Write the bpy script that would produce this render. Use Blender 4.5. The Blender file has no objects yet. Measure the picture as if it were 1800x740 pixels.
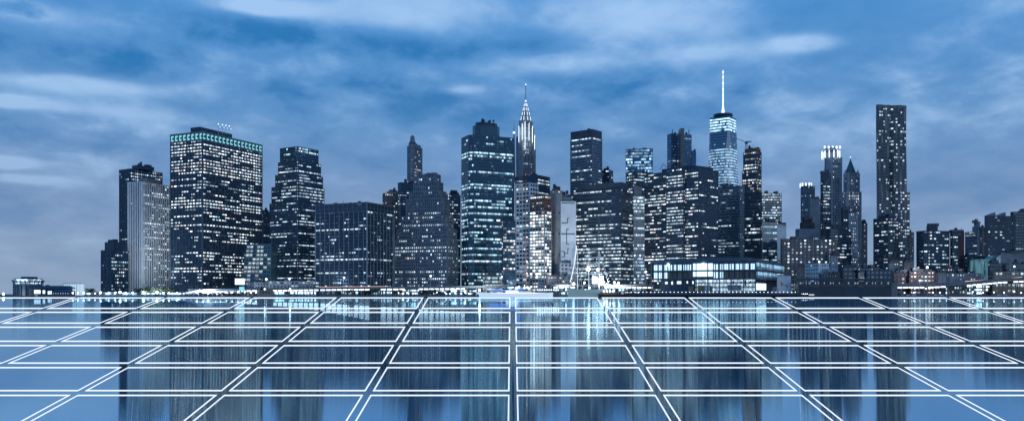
import bpy, math, random
from math import radians as R, sin, cos, atan, atan2, pi
from mathutils import Vector, Matrix
random.seed(7)
S = bpy.context.scene
COL = S.collection

# ------------------------------------------------------------------ camera, sky, sun, exposure
F, CX, HY, CZ = 1500.0, 900.0, 515.5, 3.5
cam = bpy.data.objects.new('camera', bpy.data.cameras.new('camera'))
COL.objects.link(cam)
cam.location = (0, 0, CZ); cam.rotation_euler = (R(90), 0, 0)
cam.data.sensor_width = 36; cam.data.lens = 30
cam.data.shift_y = (HY - 370) / 1800
cam.data.clip_start = .1; cam.data.clip_end = 60000
S.camera = cam
S.view_settings.view_transform = 'Standard'; S.view_settings.look = 'None'
S.view_settings.exposure = 0.0; S.view_settings.gamma = 1
S.view_settings.use_curve_mapping = False
S.cycles.max_bounces = 6; S.cycles.transparent_max_bounces = 24
S.cycles.caustics_reflective = False; S.cycles.caustics_refractive = False
S.cycles.use_denoising = True
S.cycles.sample_clamp_indirect = 4

def N(nt, t, **kw):
    n = nt.nodes.new(t)
    for k, v in kw.items(): setattr(n, k, v)
    return n
def math_n(nt, op, a, b=None, c=None, clamp=False):
    n = N(nt, 'ShaderNodeMath', operation=op, use_clamp=clamp)
    for i, x in enumerate((a, b, c)):
        if x is None: continue
        if isinstance(x, (int, float)): n.inputs[i].default_value = x
        else: nt.links.new(x, n.inputs[i])
    return n.outputs[0]
def mixc(nt, fac, a, b, blend='MIX'):
    n = N(nt, 'ShaderNodeMix', data_type='RGBA', blend_type=blend)
    for i, x in ((0, fac), (6, a), (7, b)):
        if isinstance(x, (int, float)): n.inputs[i].default_value = x
        elif isinstance(x, (tuple, list)): n.inputs[i].default_value = (*x[:3], 1)
        else: nt.links.new(x, n.inputs[i])
    return n.outputs[2]
def ramp(nt, fac, stops, interp='LINEAR'):
    n = N(nt, 'ShaderNodeValToRGB'); cr = n.color_ramp; cr.interpolation = interp
    while len(cr.elements) > 1: cr.elements.remove(cr.elements[-1])
    cr.elements[0].position = stops[0][0]; cr.elements[0].color = (*stops[0][1], 1)
    for p, c in stops[1:]:
        e = cr.elements.new(p); e.color = (*c, 1)
    nt.links.new(fac, n.inputs[0])
    return n.outputs[0]
def noise(nt, vec, scale, detail=4, rough=.5, dist=0.0, dim='3D'):
    n = N(nt, 'ShaderNodeTexNoise', noise_dimensions=dim)
    nt.links.new(vec, n.inputs['Vector'])
    n.inputs['Scale'].default_value = scale; n.inputs['Detail'].default_value = detail
    n.inputs['Roughness'].default_value = rough; n.inputs['Distortion'].default_value = dist
    return n.outputs['Fac']
def lin(h):
    h = h.lstrip('#'); v = [int(h[i:i + 2], 16) / 255 for i in (0, 2, 4)]
    return tuple(x / 12.92 if x <= .04045 else ((x + .055) / 1.055) ** 2.4 for x in v)

def build_world():
    w = bpy.data.worlds.new('World'); S.world = w; w.use_nodes = True
    nt = w.node_tree; nt.nodes.clear()
    out = N(nt, 'ShaderNodeOutputWorld'); bg = N(nt, 'ShaderNodeBackground')
    nt.links.new(bg.outputs[0], out.inputs[0])
    sky = N(nt, 'ShaderNodeTexSky', sky_type='NISHITA')
    sky.sun_disc = False; sky.sun_elevation = R(4); sky.sun_rotation = R(150)
    tc = N(nt, 'ShaderNodeTexCoord'); sep = N(nt, 'ShaderNodeSeparateXYZ')
    nt.links.new(tc.outputs['Generated'], sep.inputs[0])
    X, Y, Z = sep.outputs
    az = math_n(nt, 'ARCTAN2', X, Y); el = math_n(nt, 'ARCSINE', Z)
    # clear-air colour by height above the horizon
    base = ramp(nt, math_n(nt, 'MULTIPLY', el, 2.2), [
        (0, lin('93a9c6')), (.10, lin('8aa4c6')), (.25, lin('7b9cc8')), (.42, lin('689acf')),
        (.62, lin('5a98d6')), (.8, lin('5097da')), (1, lin('559bde'))])
    # cloud sheet, streaky towards the horizon
    den = math_n(nt, 'ADD', math_n(nt, 'ABSOLUTE', Z), .30)
    cmb = N(nt, 'ShaderNodeCombineXYZ')
    nt.links.new(math_n(nt, 'DIVIDE', X, den), cmb.inputs[0])
    nt.links.new(math_n(nt, 'DIVIDE', Y, den), cmb.inputs[1])
    mp = N(nt, 'ShaderNodeMapping'); mp.inputs['Rotation'].default_value = (0, 0, R(-32))
    mp.inputs['Location'].default_value = (3.1, 1.4, 0)
    mp.inputs['Scale'].default_value = (1.7, 1.7, 1)
    nt.links.new(cmb.outputs[0], mp.inputs[0])
    v = mp.outputs[0]
    n1 = noise(nt, v, 1.25, 6, .55, .1, '2D'); n2 = noise(nt, v, 3.6, 6, .55, .15, '2D')
    field = math_n(nt, 'ADD', math_n(nt, 'MULTIPLY', n1, .6), math_n(nt, 'MULTIPLY', n2, .4))
    # broad shapes of this evening's sky: (px x, px y, half width, half height, amount)
    for (px, py, wx, wy, k) in [
            (430, 60, 330, 34, -.10), (130, 95, 180, 22, -.05), (760, 85, 240, 22, -.06), (1010, 150, 200, 22, -.06), (60, 25, 190, 26, .15), (450, 12, 120, 16, .17), (720, 22, 150, 40, .14),
            (1060, 30, 240, 36, .07), (60, 145, 110, 16, .15), (190, 150, 90, 14, .08), (20, 178, 70, 12, .16),
            (10, 285, 45, 9, .22), (60, 316, 60, 8, .16), (150, 192, 120, 12, .08), (960, 112, 120, 22, .12),
            (815, 158, 40, 10, .15), (1400, 80, 60, 16, .14), (1230, 95, 90, 14, .07), (1085, 232, 45, 16, .10),
            (560, 150, 260, 26, -.06), (330, 235, 260, 40, -.03), (80, 240, 160, 28, -.07), (40, 375, 220, 30, -.05),
            (1650, 150, 200, 40, -.02), (1130, 190, 300, 40, -.05), (800, 210, 160, 40, -.04), (1500, 40, 330, 60, .045), (700, 60, 300, 40, .03)]:
        a0 = atan((px - CX) / F); e0 = atan((HY - py) / F * cos(a0))
        dx = math_n(nt, 'DIVIDE', math_n(nt, 'SUBTRACT', az, a0), wx / F)
        dy = math_n(nt, 'DIVIDE', math_n(nt, 'SUBTRACT', el, e0), wy / F)
        r2 = math_n(nt, 'ADD', math_n(nt, 'MULTIPLY', dx, dx), math_n(nt, 'MULTIPLY', dy, dy))
        # ragged edge
        r2 = math_n(nt, 'ADD', r2, math_n(nt, 'MULTIPLY', math_n(nt, 'SUBTRACT', n2, .5), 3.6))
        g = math_n(nt, 'EXPONENT', math_n(nt, 'MULTIPLY', r2, -1.0))
        g = math_n(nt, 'MINIMUM', g, 1.3)
        field = math_n(nt, 'ADD', field, math_n(nt, 'MULTIPLY', g, k * 1.5))
    dark = ramp(nt, field, [(.27, (1, 1, 1)), (.55, (0, 0, 0))], 'EASE')
    lite = ramp(nt, field, [(.49, (0, 0, 0)), (.74, (1, 1, 1))], 'EASE')
    hi = math_n(nt, 'MULTIPLY', el, 4.0, clamp=True)
    hi2 = math_n(nt, 'ADD', math_n(nt, 'MULTIPLY', hi, .75), .25)
    dk = mixc(nt, hi, lin('6087b4'), lin('2b79bb'))
    lt = mixc(nt, hi, lin('b4cfee'), lin('aad0fa'))
    c = mixc(nt, math_n(nt, 'MULTIPLY', math_n(nt, 'MULTIPLY', dark, hi2), 1.0), base, dk)
    c = mixc(nt, math_n(nt, 'MULTIPLY', math_n(nt, 'MULTIPLY', lite, hi2), .9), c, lt)
    # a little of the real sky's glow under the cloud
    skyc = mixc(nt, 1.0, sky.outputs[0], (.05, .05, .05), 'MULTIPLY')
    c = mixc(nt, .06, c, skyc)
    nt.links.new(c, bg.inputs[0]); bg.inputs[1].default_value = 1.0
build_world()

sun = bpy.data.objects.new('sun', bpy.data.lights.new('sun', 'SUN'))
sun.data.energy = .2; sun.data.angle = R(25); sun.data.color = (1, .95, .9)
sun.rotation_euler = (R(78), 0, R(28)); COL.objects.link(sun)

# ------------------------------------------------------------------ materials
def wallmat(name, col, rough=.7, var=.25, scale=.15, spec=.4):
    m = bpy.data.materials.new(name); m.use_nodes = True; nt = m.node_tree
    b = nt.nodes['Principled BSDF']
    tc = N(nt, 'ShaderNodeTexCoord')
    n = noise(nt, tc.outputs['Object'], scale, 5, .6)
    lo = tuple(c * (1 - var) for c in col); hi = tuple(min(1, c * (1 + var)) for c in col)
    c = ramp(nt, n, [(.3, lo), (.7, hi)])
    nt.links.new(c, b.inputs['Base Color'])
    b.inputs['Roughness'].default_value = rough
    b.inputs['Specular IOR Level'].default_value = spec
    return m
def glowmat(name, col, s, sample=True):
    m = bpy.data.materials.new(name); m.use_nodes = True; nt = m.node_tree
    b = nt.nodes['Principled BSDF']
    b.inputs['Base Color'].default_value = (.5, .5, .5, 1)
    b.inputs['Emission Color'].default_value = (*col, 1); b.inputs['Emission Strength'].default_value = s
    m.cycles.emission_sampling = 'AUTO' if sample else 'NONE'
    return m
def winmat(name, glass, rough=.12, metal=0.0, lo=(.55, .78, 1), hi=(1, .93, .88), gain=1.0):
    """glass whose panes carry a face attribute lit = (brightness, warmth, seed)"""
    m = bpy.data.materials.new(name); m.use_nodes = True; nt = m.node_tree
    b = nt.nodes['Principled BSDF']
    at = N(nt, 'ShaderNodeAttribute', attribute_name='lit')
    sp = N(nt, 'ShaderNodeSeparateXYZ'); nt.links.new(at.outputs['Vector'], sp.inputs[0])
    uv = N(nt, 'ShaderNodeUVMap', uv_map='UVMap'); su = N(nt, 'ShaderNodeSeparateXYZ')
    nt.links.new(uv.outputs[0], su.inputs[0])
    # blinds drawn to different heights and furniture: rooms are brightest at the ceiling
    cb = N(nt, 'ShaderNodeCombineXYZ')
    nt.links.new(math_n(nt, 'MULTIPLY', su.outputs[0], 2.3), cb.inputs[0])
    nt.links.new(math_n(nt, 'MULTIPLY', su.outputs[1], 1.6), cb.inputs[1])
    nt.links.new(math_n(nt, 'MULTIPLY', sp.outputs[2], 57.0), cb.inputs[2])
    nz = noise(nt, cb.outputs[0], 1.6, 2, .5)
    prof = ramp(nt, su.outputs[1], [(0, (.08,) * 3), (.35, (.25,) * 3), (.55, (1,) * 3), (.92, (1,) * 3), (1, (.6,) * 3)])
    k = math_n(nt, 'MULTIPLY', ramp(nt, nz, [(.32, (.15,) * 3), (.58, (1.25,) * 3)]), prof)
    k = math_n(nt, 'MULTIPLY', math_n(nt, 'MULTIPLY', k, sp.outputs[0]), gain)
    tint = ramp(nt, sp.outputs[1], [(0, lo), (.5, (.62, .86, 1)), (.85, (.95, .96, .98)), (1, hi)])
    b.inputs['Base Color'].default_value = (*glass, 1)
    b.inputs['Roughness'].default_value = rough; b.inputs['Metallic'].default_value = metal
    b.inputs['Specular IOR Level'].default_value = .5
    nt.links.new(tint, b.inputs['Emission Color']); nt.links.new(k, b.inputs['Emission Strength'])
    m.cycles.emission_sampling = 'NONE'
    return m

M = dict(
    navy=wallmat('dark_cladding', (.018, .055, .10), .45),
    black=wallmat('black_cladding', (.022, .05, .085), .4),
    steel=wallmat('grey_cladding', (.17, .20, .24), .45),
    fin=wallmat('pale_fins', (.36, .38, .41), .5),
    white=wallmat('white_cladding', (.74, .77, .80), .6, .1),
    stone=wallmat('grey_stone', (.19, .22, .26), .8),
    limestone=wallmat('pale_limestone', (.31, .35, .40), .8),
    brick=wallmat('brown_brick', (.20, .165, .165), .85),
    redbrick=wallmat('red_brick', (.15, .085, .08), .85),
    granite=wallmat('brown_granite', (.07, .08, .105), .6),
    concrete=wallmat('concrete', (.24, .245, .26), .8),
    teal=wallmat('teal_cladding', (.05, .14, .17), .4),
    tealp=wallmat('teal_glass_wall', (.010, .07, .12), .15, .2, .15, .8),
    bglass=wallmat('blue_glass_wall', (.03, .11, .20), .15, .2, .15, .8),
    roof=wallmat('roof_felt', (.05, .055, .065), .9),
    copper=wallmat('green_copper', (.06, .14, .15), .6),
    metal=wallmat('painted_metal', (.11, .12, .14), .35),
    rust=wallmat('rust_paint', (.20, .09, .06), .6),
    asphalt=wallmat('asphalt', (.05, .05, .055), .9, .2, .02),
    hull=wallmat('white_hull', (.75, .78, .80), .35, .06),
    hullg=wallmat('green_hull', (.22, .33, .32), .45, .1),
    bark=wallmat('bark', (.06, .05, .045), .9, .3, 2),
    leaf=wallmat('foliage', (.05, .075, .045), .8, .5, .6),
    tan=wallmat('tan_panel', (.33, .25, .17), .6, .15),
    W=winmat('window_glass', (.014, .06, .11), .2, .5, gain=.66),
    Wt=winmat('teal_window_glass', (.010, .065, .12), .12, .5, lo=(.42, .8, 1), gain=.72),
    Wb=winmat('blue_window_glass', (.03, .13, .25), .08, .3, lo=(.35, .7, 1)),
    Wp=winmat('pale_window_glass', (.10, .15, .19), .2),
    lampw=glowmat('lamp_white', (.86, .94, 1), 6),
    lampb=glowmat('lamp_flood', (.80, .92, 1), 12),
    strip=glowmat('light_strip', (.84, .93, 1), 2.6),
    crownl=glowmat('crown_light', (.78, .92, 1), 1.5, False),
    cyan=glowmat('cyan_light', (.25, .85, .9), .8, False),
    warm=glowmat('warm_light', (1, .62, .42), 1.6, False),
    warmd=glowmat('warm_bulb', (1, .72, .55), 6, False),
    bluel=glowmat('blue_light', (.04, .18, .9), 1.0, False),
    screen=glowmat('lit_screen', (.72, .9, 1), 1.6, False),
)

# ------------------------------------------------------------------ mesh helpers
def Xp(x, D): return (x - CX) / F * D
def Zp(y, D): return CZ + (HY - y) / F * D
class MB:
    def __init__(s): s.v = []; s.f = []; s.lit = []
    def face(s, pts, lit=(0, 0, 0)):
        i = len(s.v); s.v += [tuple(p) for p in pts]; s.f.append(tuple(range(i, i + len(pts)))); s.lit.append(lit)
    def prism(s, fp, z0, z1, cap=True, fp2=None):
        fp2 = fp2 or fp; n = len(fp)
        for i in range(n):
            p, q = fp[i], fp[(i + 1) % n]; p2, q2 = fp2[i], fp2[(i + 1) % n]
            s.face([(p[0], p[1], z0), (q[0], q[1], z0), (q2[0], q2[1], z1), (p2[0], p2[1], z1)])
        if cap:
            s.face([(p[0], p[1], z1) for p in fp2]); s.face([(p[0], p[1], z0) for p in reversed(fp)])
    def box(s, x0, x1, y0, y1, z0, z1):
        s.prism([(x0, y0), (x1, y0), (x1, y1), (x0, y1)], z0, z1)
    def cone(s, x, y, r0, r1, z0, z1, n=12):
        a = [(x + r0 * cos(2 * pi * i / n), y + r0 * sin(2 * pi * i / n)) for i in range(n)]
        b = [(x + r1 * cos(2 * pi * i / n), y + r1 * sin(2 * pi * i / n)) for i in range(n)]
        s.prism(a, z0, z1, True, b)
    def bar(s, a, b, r, n=5):
        a = Vector(a); b = Vector(b); d = (b - a).normalized()
        u = d.orthogonal().normalized(); w = d.cross(u)
        A = [a + r * (cos(2 * pi * i / n) * u + sin(2 * pi * i / n) * w) for i in range(n)]
        B = [p + (b - a) for p in A]
        for i in range(n): s.face([A[i], A[(i + 1) % n], B[(i + 1) % n], B[i]])
        s.face(list(reversed(A))); s.face(B)
    def ball(s, x, y, z, r, n=8, m=6, sz=1.0):
        P = lambda i, j: (x + r * sin(pi * j / m) * cos(2 * pi * i / n), y + r * sin(pi * j / m) * sin(2 * pi * i / n), z + r * sz * cos(pi * j / m))
        for j in range(m):
            for i in range(n):
                if j == 0: s.face([P(0, 0), P(i, 1), P(i + 1, 1)])
                elif j == m - 1: s.face([P(i, j), P(0, m), P(i + 1, j)])
                else: s.face([P(i, j), P(i, j + 1), P(i + 1, j + 1), P(i + 1, j)])
    def build(s, name, mat, parent=None, org=None):
        me = bpy.data.meshes.new(name)
        if org is None: org = Vector(parent['_o']) if parent is not None and '_o' in parent else Vector((0, 0, 0))
        org = Vector(org)
        me.from_pydata([(p[0] - org[0], p[1] - org[1], p[2] - org[2]) for p in s.v], [], s.f)
        if any(l[0] or l[2] for l in s.lit):
            at = me.attributes.new('lit', 'FLOAT_VECTOR', 'FACE')
            at.data.foreach_set('vector', [c for l in s.lit for c in l])
            uv = me.uv_layers.new(name='UVMap'); k = 0; q = [(0, 0), (1, 0), (1, 1), (0, 1)]; d = []
            for f in s.f:
                for i in range(len(f)): d += q[i % 4]
            uv.data.foreach_set('uv', d)
        me.materials.append(M[mat] if isinstance(mat, str) else mat)
        o = bpy.data.objects.new(name, me); COL.objects.link(o)
        if parent is not None: o.parent = parent
        else: o.location = org
        return o
LABELS = set()
def thing(name, label, cat, loc, group=None):
    o = bpy.data.objects.new(name, None); COL.objects.link(o); o.location = loc
    o['label'] = label; o['category'] = cat; o['_o'] = tuple(loc)
    if group: o['group'] = group
    if label in LABELS: print('DUP', label)
    LABELS.add(label)
    return o
def struct(o, kind='structure'): o['kind'] = kind; return o

def solve(xl, xc, xr, D, a, dep):
    X = Xp(xc, D); l = xl - CX; r = xr - CX
    if xc - xl > .5:
        dn = l * sin(a) + F * cos(a); L = (F * X - l * D) / dn if abs(dn) > 1 else -1
    else: L = dep
    if xr - xc > .5:
        dn = F * sin(a) - r * cos(a); W = (r * D - F * X) / dn if abs(dn) > 1 else -1
    else: W = dep
    return L, W
def auto_angle(xl, xc, xr, D, ratio, dep):
    if xr - xc <= .5: return atan((xr - CX) / F) - R(1)
    if xc - xl <= .5: return atan((xl - CX) / F) + R(91)
    best = None
    for i in range(2, 176):
        a = R(i * .5)
        L, W = solve(xl, xc, xr, D, a, dep)
        if L <= 1 or W <= 1: continue
        e = abs(math.log(L / W / ratio))
        if best is None or e < best[0]: best = (e, a)
    return best[1]
def footprint(xl, xc, xr, D, a, dep):
    L, W = solve(xl, xc, xr, D, a, dep)
    L = min(max(L, 3), 160); W = min(max(W, 3), 160)
    C = Vector((Xp(xc, D), D)); u = Vector((-cos(a), sin(a))); v = Vector((sin(a), cos(a)))
    return [C, C + W * v, C + W * v + L * u, C + L * u]
def offset(fp, d):
    n = len(fp); out = []
    for i in range(n):
        p0, p, p1 = Vector(fp[i - 1]), Vector(fp[i]), Vector(fp[(i + 1) % n])
        e0 = (p - p0).normalized(); e1 = (p1 - p).normalized()
        n0 = Vector((e0.y, -e0.x)); n1 = Vector((e1.y, -e1.x)); b = n0 + n1
        out.append(p + b * (d / max(.3, b.dot(n0))))
    return out

GZ = 1.1   # ground level of the city
def facade(t, fp, z0, z1, fh, st, zlow=None, rows=(), p=.4, br=1.5, sf=None, rnd=random, warmth=.5):
    """storey rings and piers as one wall mesh, each storey's glazing as a part"""
    bay, sp, ps, pp, pw = st['bay'], st['sp'], st['ps'], st['pp'], st['pw']
    wb = MB(); sb = MB() if st.get('spm') else wb; n = len(fp)
    nf = max(1, round((z1 - z0) / fh)); fh = (z1 - z0) / nf
    fo = offset(fp, ps)
    def ring(a, b):
        for i in range(n):
            j = (i + 1) % n; A, B, a0, b0 = fo[i], fo[j], fp[i], fp[j]
            sb.face([(A.x, A.y, a), (B.x, B.y, a), (B.x, B.y, b), (A.x, A.y, b)])
            sb.face([(A.x, A.y, b), (B.x, B.y, b), (b0.x, b0.y, b), (a0.x, a0.y, b)])
            sb.face([(a0.x, a0.y, a), (b0.x, b0.y, a), (B.x, B.y, a), (A.x, A.y, a)])
    first = 0
    if zlow is not None: first = max(0, int((zlow - z0) / fh))
    if first: ring(z0, z0 + first * fh)
    rowsel = {}
    for (zr, pr, b_) in rows:
        rowsel[int((zr - z0) / fh)] = (pr, b_)
    for k in range(first, nf):
        zb = z0 + k * fh; zs = zb + sp * fh
        if sp > 0: ring(zb, zs)
        m = MB(); rf = min(3, rnd.lognormvariate(-.18, .65)) if st.get('rowvar', 1) else 1
        pr0, b0 = p * rf * .88, br * .9
        if rnd.random() < .06: pr0 = .85
        if k in rowsel: pr0, b0 = rowsel[k]
        for i in range(n):
            q0, q1 = fp[i], fp[(i + 1) % n]; ln = (q1 - q0).length; nb = max(1, round(ln / bay))
            fac = sf[i] if sf and i < len(sf) else 1
            pe = min(.97, pr0 * fac); state = rnd.random() < pe
            for b in range(nb):
                if rnd.random() < st.get('mix', .5): state = rnd.random() < pe
                a = q0.lerp(q1, b / nb); c = q0.lerp(q1, (b + 1) / nb)
                if state: lit = (b0 * rnd.choice((.2, .45, .8, 1, 1.4, 2.1)), min(1, max(0, rnd.gauss(warmth, .28))), rnd.random() + .01)
                else: lit = (.02 + (.10 if rnd.random() < .12 else 0), .3, rnd.random() + .01)
                m.face([(a.x, a.y, zs), (c.x, c.y, zs), (c.x, c.y, zb + fh), (a.x, a.y, zb + fh)], lit)
        m.build('window_band', st['win'], t)
    zt = z0 + first * fh
    if pw > 0:
        for i in range(n):
            q0, q1 = fp[i], fp[(i + 1) % n]; ln = (q1 - q0).length; nb = max(1, round(ln / bay))
            e = (q1 - q0) / ln; nn = Vector((e.y, -e.x))
            for b in range(1, nb):
                if b % st.get('every', 1): continue
                c = q0 + e * (ln * b / nb)
                w0 = c - e * pw / 2; w1 = c + e * pw / 2; o0 = w0 + nn * pp; o1 = w1 + nn * pp
                wb.face([(o0.x, o0.y, zt), (o1.x, o1.y, zt), (o1.x, o1.y, z1), (o0.x, o0.y, z1)])
                wb.face([(w0.x, w0.y, zt), (o0.x, o0.y, zt), (o0.x, o0.y, z1), (w0.x, w0.y, z1)])
                wb.face([(o1.x, o1.y, zt), (w1.x, w1.y, zt), (w1.x, w1.y, z1), (o1.x, o1.y, z1)])
    cw = st.get('cw', max(pw, .5)); co = max(pp, ps) + .05; fc = offset(fp, co)
    for i in range(n):
        p_, e0, e1 = fp[i], (fp[i] - fp[i - 1]).normalized(), (fp[(i + 1) % n] - fp[i]).normalized()
        n0 = Vector((e0.y, -e0.x)); n1 = Vector((e1.y, -e1.x))
        a = p_ - e0 * cw; b = a + n0 * co; c = fc[i]; d = p_ + e1 * cw; d2 = d + n1 * co
        for s0, s1 in ((a, b), (b, c), (c, d2), (d2, d)):
            wb.face([(s0.x, s0.y, zt), (s1.x, s1.y, zt), (s1.x, s1.y, z1), (s0.x, s0.y, z1)])
    ph = st.get('par', 1.2)
    fr = offset(fp, co + .1)
    for i in range(n):
        A, B = fr[i], fr[(i + 1) % n]
        wb.face([(A.x, A.y, z1), (B.x, B.y, z1), (B.x, B.y, z1 + ph), (A.x, A.y, z1 + ph)])
    wb.face([(q.x, q.y, z1 + ph) for q in fr])
    wb.face([(q.x, q.y, z1) for q in reversed(fr)])
    wb.build('wall', st['mat'], t)
    if sb is not wb: sb.build('spandrels', st['spm'], t)

ST = dict(
    ribbon=dict(bay=2.6, sp=.48, ps=.35, pp=.1, pw=.25, mat='navy', win='W', mix=.28),
    grid=dict(bay=3.2, sp=.42, ps=.25, pp=.4, pw=.9, mat='stone', win='W', mix=.55),
    fins=dict(bay=2.4, sp=.25, ps=.1, pp=.55, pw=.5, mat='fin', win='W', mix=.45),
    glass=dict(bay=2.2, sp=.22, ps=.06, pp=.12, pw=.15, mat='tealp', win='Wt', mix=.35),
    punched=dict(bay=3.0, sp=.45, ps=.3, pp=.33, pw=1.5, mat='limestone', win='W', mix=.7),
)
def sty(base, **k): d = dict(ST[base]); d.update(k); return d

def tower(name, label, D, tiers, st, fp=5.3, yb=None, ratio=1.0, dep=32, cat='skyscraper', a=None, step=2.5,
          rows=(), p=.4, br=1.5, sf=None, warmth=.5, chamfer=0, parent=None, clutter=True):
    """tiers bottom to top: (xl, xc, xr, ytop[, style or 'plain:mat'])"""
    x0 = tiers[0]
    if a is None: a = auto_angle(x0[0], x0[1], x0[2], D, ratio, dep)
    else: a = R(a)
    base = footprint(*x0[:3], D, a, dep)
    c = sum(base, Vector((0, 0))) / 4
    t = parent or thing(name, label, cat, (c.x, c.y, GZ))
    z = GZ; Dk = D; fh = fp * D / F; t['_D'] = D
    for i, tr in enumerate(tiers):
        Di = D + i * step
        q = footprint(*tr[:3], Di, a, dep)
        if chamfer:
            r = []
            for j in range(4):
                A, B, C_ = q[j - 1], q[j], q[(j + 1) % 4]
                r += [B + (A - B).normalized() * chamfer, B + (C_ - B).normalized() * chamfer]
            q = r
        z1 = Zp(tr[3], Di); s = tr[4] if len(tr) > 4 else st
        if isinstance(s, str):
            nm, mt = s.split(':'); m = MB(); m.prism([(v.x, v.y) for v in q], z, z1); m.build(nm, mt, t)
        else:
            zl = Zp(yb, D) if yb and i == 0 else None
            ssf = sf
            if sf and chamfer: ssf = [x for y in sf for x in (y, y)]
            facade(t, q, z, z1, fh, s, zl, [(Zp(r[0], D), r[1], r[2]) for r in rows], p, br, ssf, random, warmth)
        z = z1 + (s.get('par', 1.2) if not isinstance(s, str) else 0)
    t['_top'] = z
    if clutter and (q[1] - q[0]).length > 4:
        k = MB(); cc = sum(q, Vector((0, 0))) / len(q)
        for _ in range(random.randint(2, 4)):
            p_ = cc.lerp(random.choice(q), random.uniform(.15, .62)); w_, d_, h_ = random.uniform(1.2, 4), random.uniform(1.2, 4), random.uniform(1.2, 3.6)
            m = MB(); m.box(p_.x - w_, p_.x + w_, p_.y - d_, p_.y + d_, z - .3, z + h_); m.build('roof_plant', 'black', t)
        if random.random() < .6: m = MB(); p_ = cc.lerp(random.choice(q), .4); m.cone(p_.x, p_.y, 1.7, 1.7, z + .8, z + 4.6, 8); m.cone(p_.x, p_.y, 1.8, .1, z + 4.6, z + 5.8, 8); m.build('water_tank', 'black', t)
        p_ = cc.lerp(random.choice(q), .3); k.bar((p_.x, p_.y, z - .2), (p_.x, p_.y, z + random.uniform(4, 8)), .18, 4); k.build('roof_mast', 'metal', t)
    return t
def drop(t):
    for k in ('_o', '_D', '_top'):
        if k in t: del t[k]
# ------------------------------------------------------------------ water, ground, quay
def water():
    m = bpy.data.materials.new('river_water'); m.use_nodes = True; nt = m.node_tree; nt.nodes.clear()
    out = N(nt, 'ShaderNodeOutputMaterial')
    geo = N(nt, 'ShaderNodeNewGeometry')
    # long-exposure river: countless wavelets whose slopes lie along the line of sight
    wn = N(nt, 'ShaderNodeTexWhiteNoise', noise_dimensions='3D'); nt.links.new(geo.outputs['Position'], wn.inputs['Vector'])
    s = N(nt, 'ShaderNodeSeparateColor'); nt.links.new(wn.outputs['Color'], s.inputs[0])
    tri = math_n(nt, 'SUBTRACT', math_n(nt, 'ADD', s.outputs[0], s.outputs[1]), 1.0)
    sy = math_n(nt, 'MULTIPLY', tri, .02)
    sx = math_n(nt, 'MULTIPLY', math_n(nt, 'SUBTRACT', s.outputs[2], .5), .0008)
    cb = N(nt, 'ShaderNodeCombineXYZ'); nt.links.new(sx, cb.inputs[0]); nt.links.new(sy, cb.inputs[1]); cb.inputs[2].default_value = 1
    vn = N(nt, 'ShaderNodeVectorMath', operation='NORMALIZE'); nt.links.new(cb.outputs[0], vn.inputs[0])
    g = N(nt, 'ShaderNodeBsdfGlossy'); g.inputs['Roughness'].default_value = 0.0
    g.inputs['Color'].default_value = (.58, .82, .94, 1)
    nt.links.new(vn.outputs[0], g.inputs['Normal'])
    d = N(nt, 'ShaderNodeBsdfDiffuse'); d.inputs['Color'].default_value = (.015, .10, .18, 1)
    mx = N(nt, 'ShaderNodeMixShader'); mx.inputs[0].default_value = .92
    nt.links.new(d.outputs[0], mx.inputs[1]); nt.links.new(g.outputs[0], mx.inputs[2])
    nt.links.new(mx.outputs[0], out.inputs[0])
    b = MB(); b.face([(-30000, -3000, 0), (30000, -3000, 0), (30000, 45000, 0), (-30000, 45000, 0)])
    struct(b.build('river_water', m))
water()
SHORE = 905
g = MB(); g.prism([(-1400, SHORE), (1400, SHORE), (2600, 3200), (-330 * 3, 3200), (-1300, 1400)], -2, GZ - .35)
struct(g.build('ground', 'asphalt'))
g = MB(); g.box(-900, 900, SHORE - 1.2, SHORE - .004, -1, GZ + .1)
for i in range(120): g.box(-600 + i * 10, -599.2 + i * 10, SHORE - 1.9, SHORE - 1.21, -1, GZ - .3)
struct(g.build('quay_wall', 'concrete'))
g = MB(); g.prism([(-850, SHORE), (850, SHORE), (850, SHORE + 22), (-850, SHORE + 22)], GZ - .34, GZ - .1)
struct(g.build('esplanade_pavement', 'concrete'))

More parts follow.
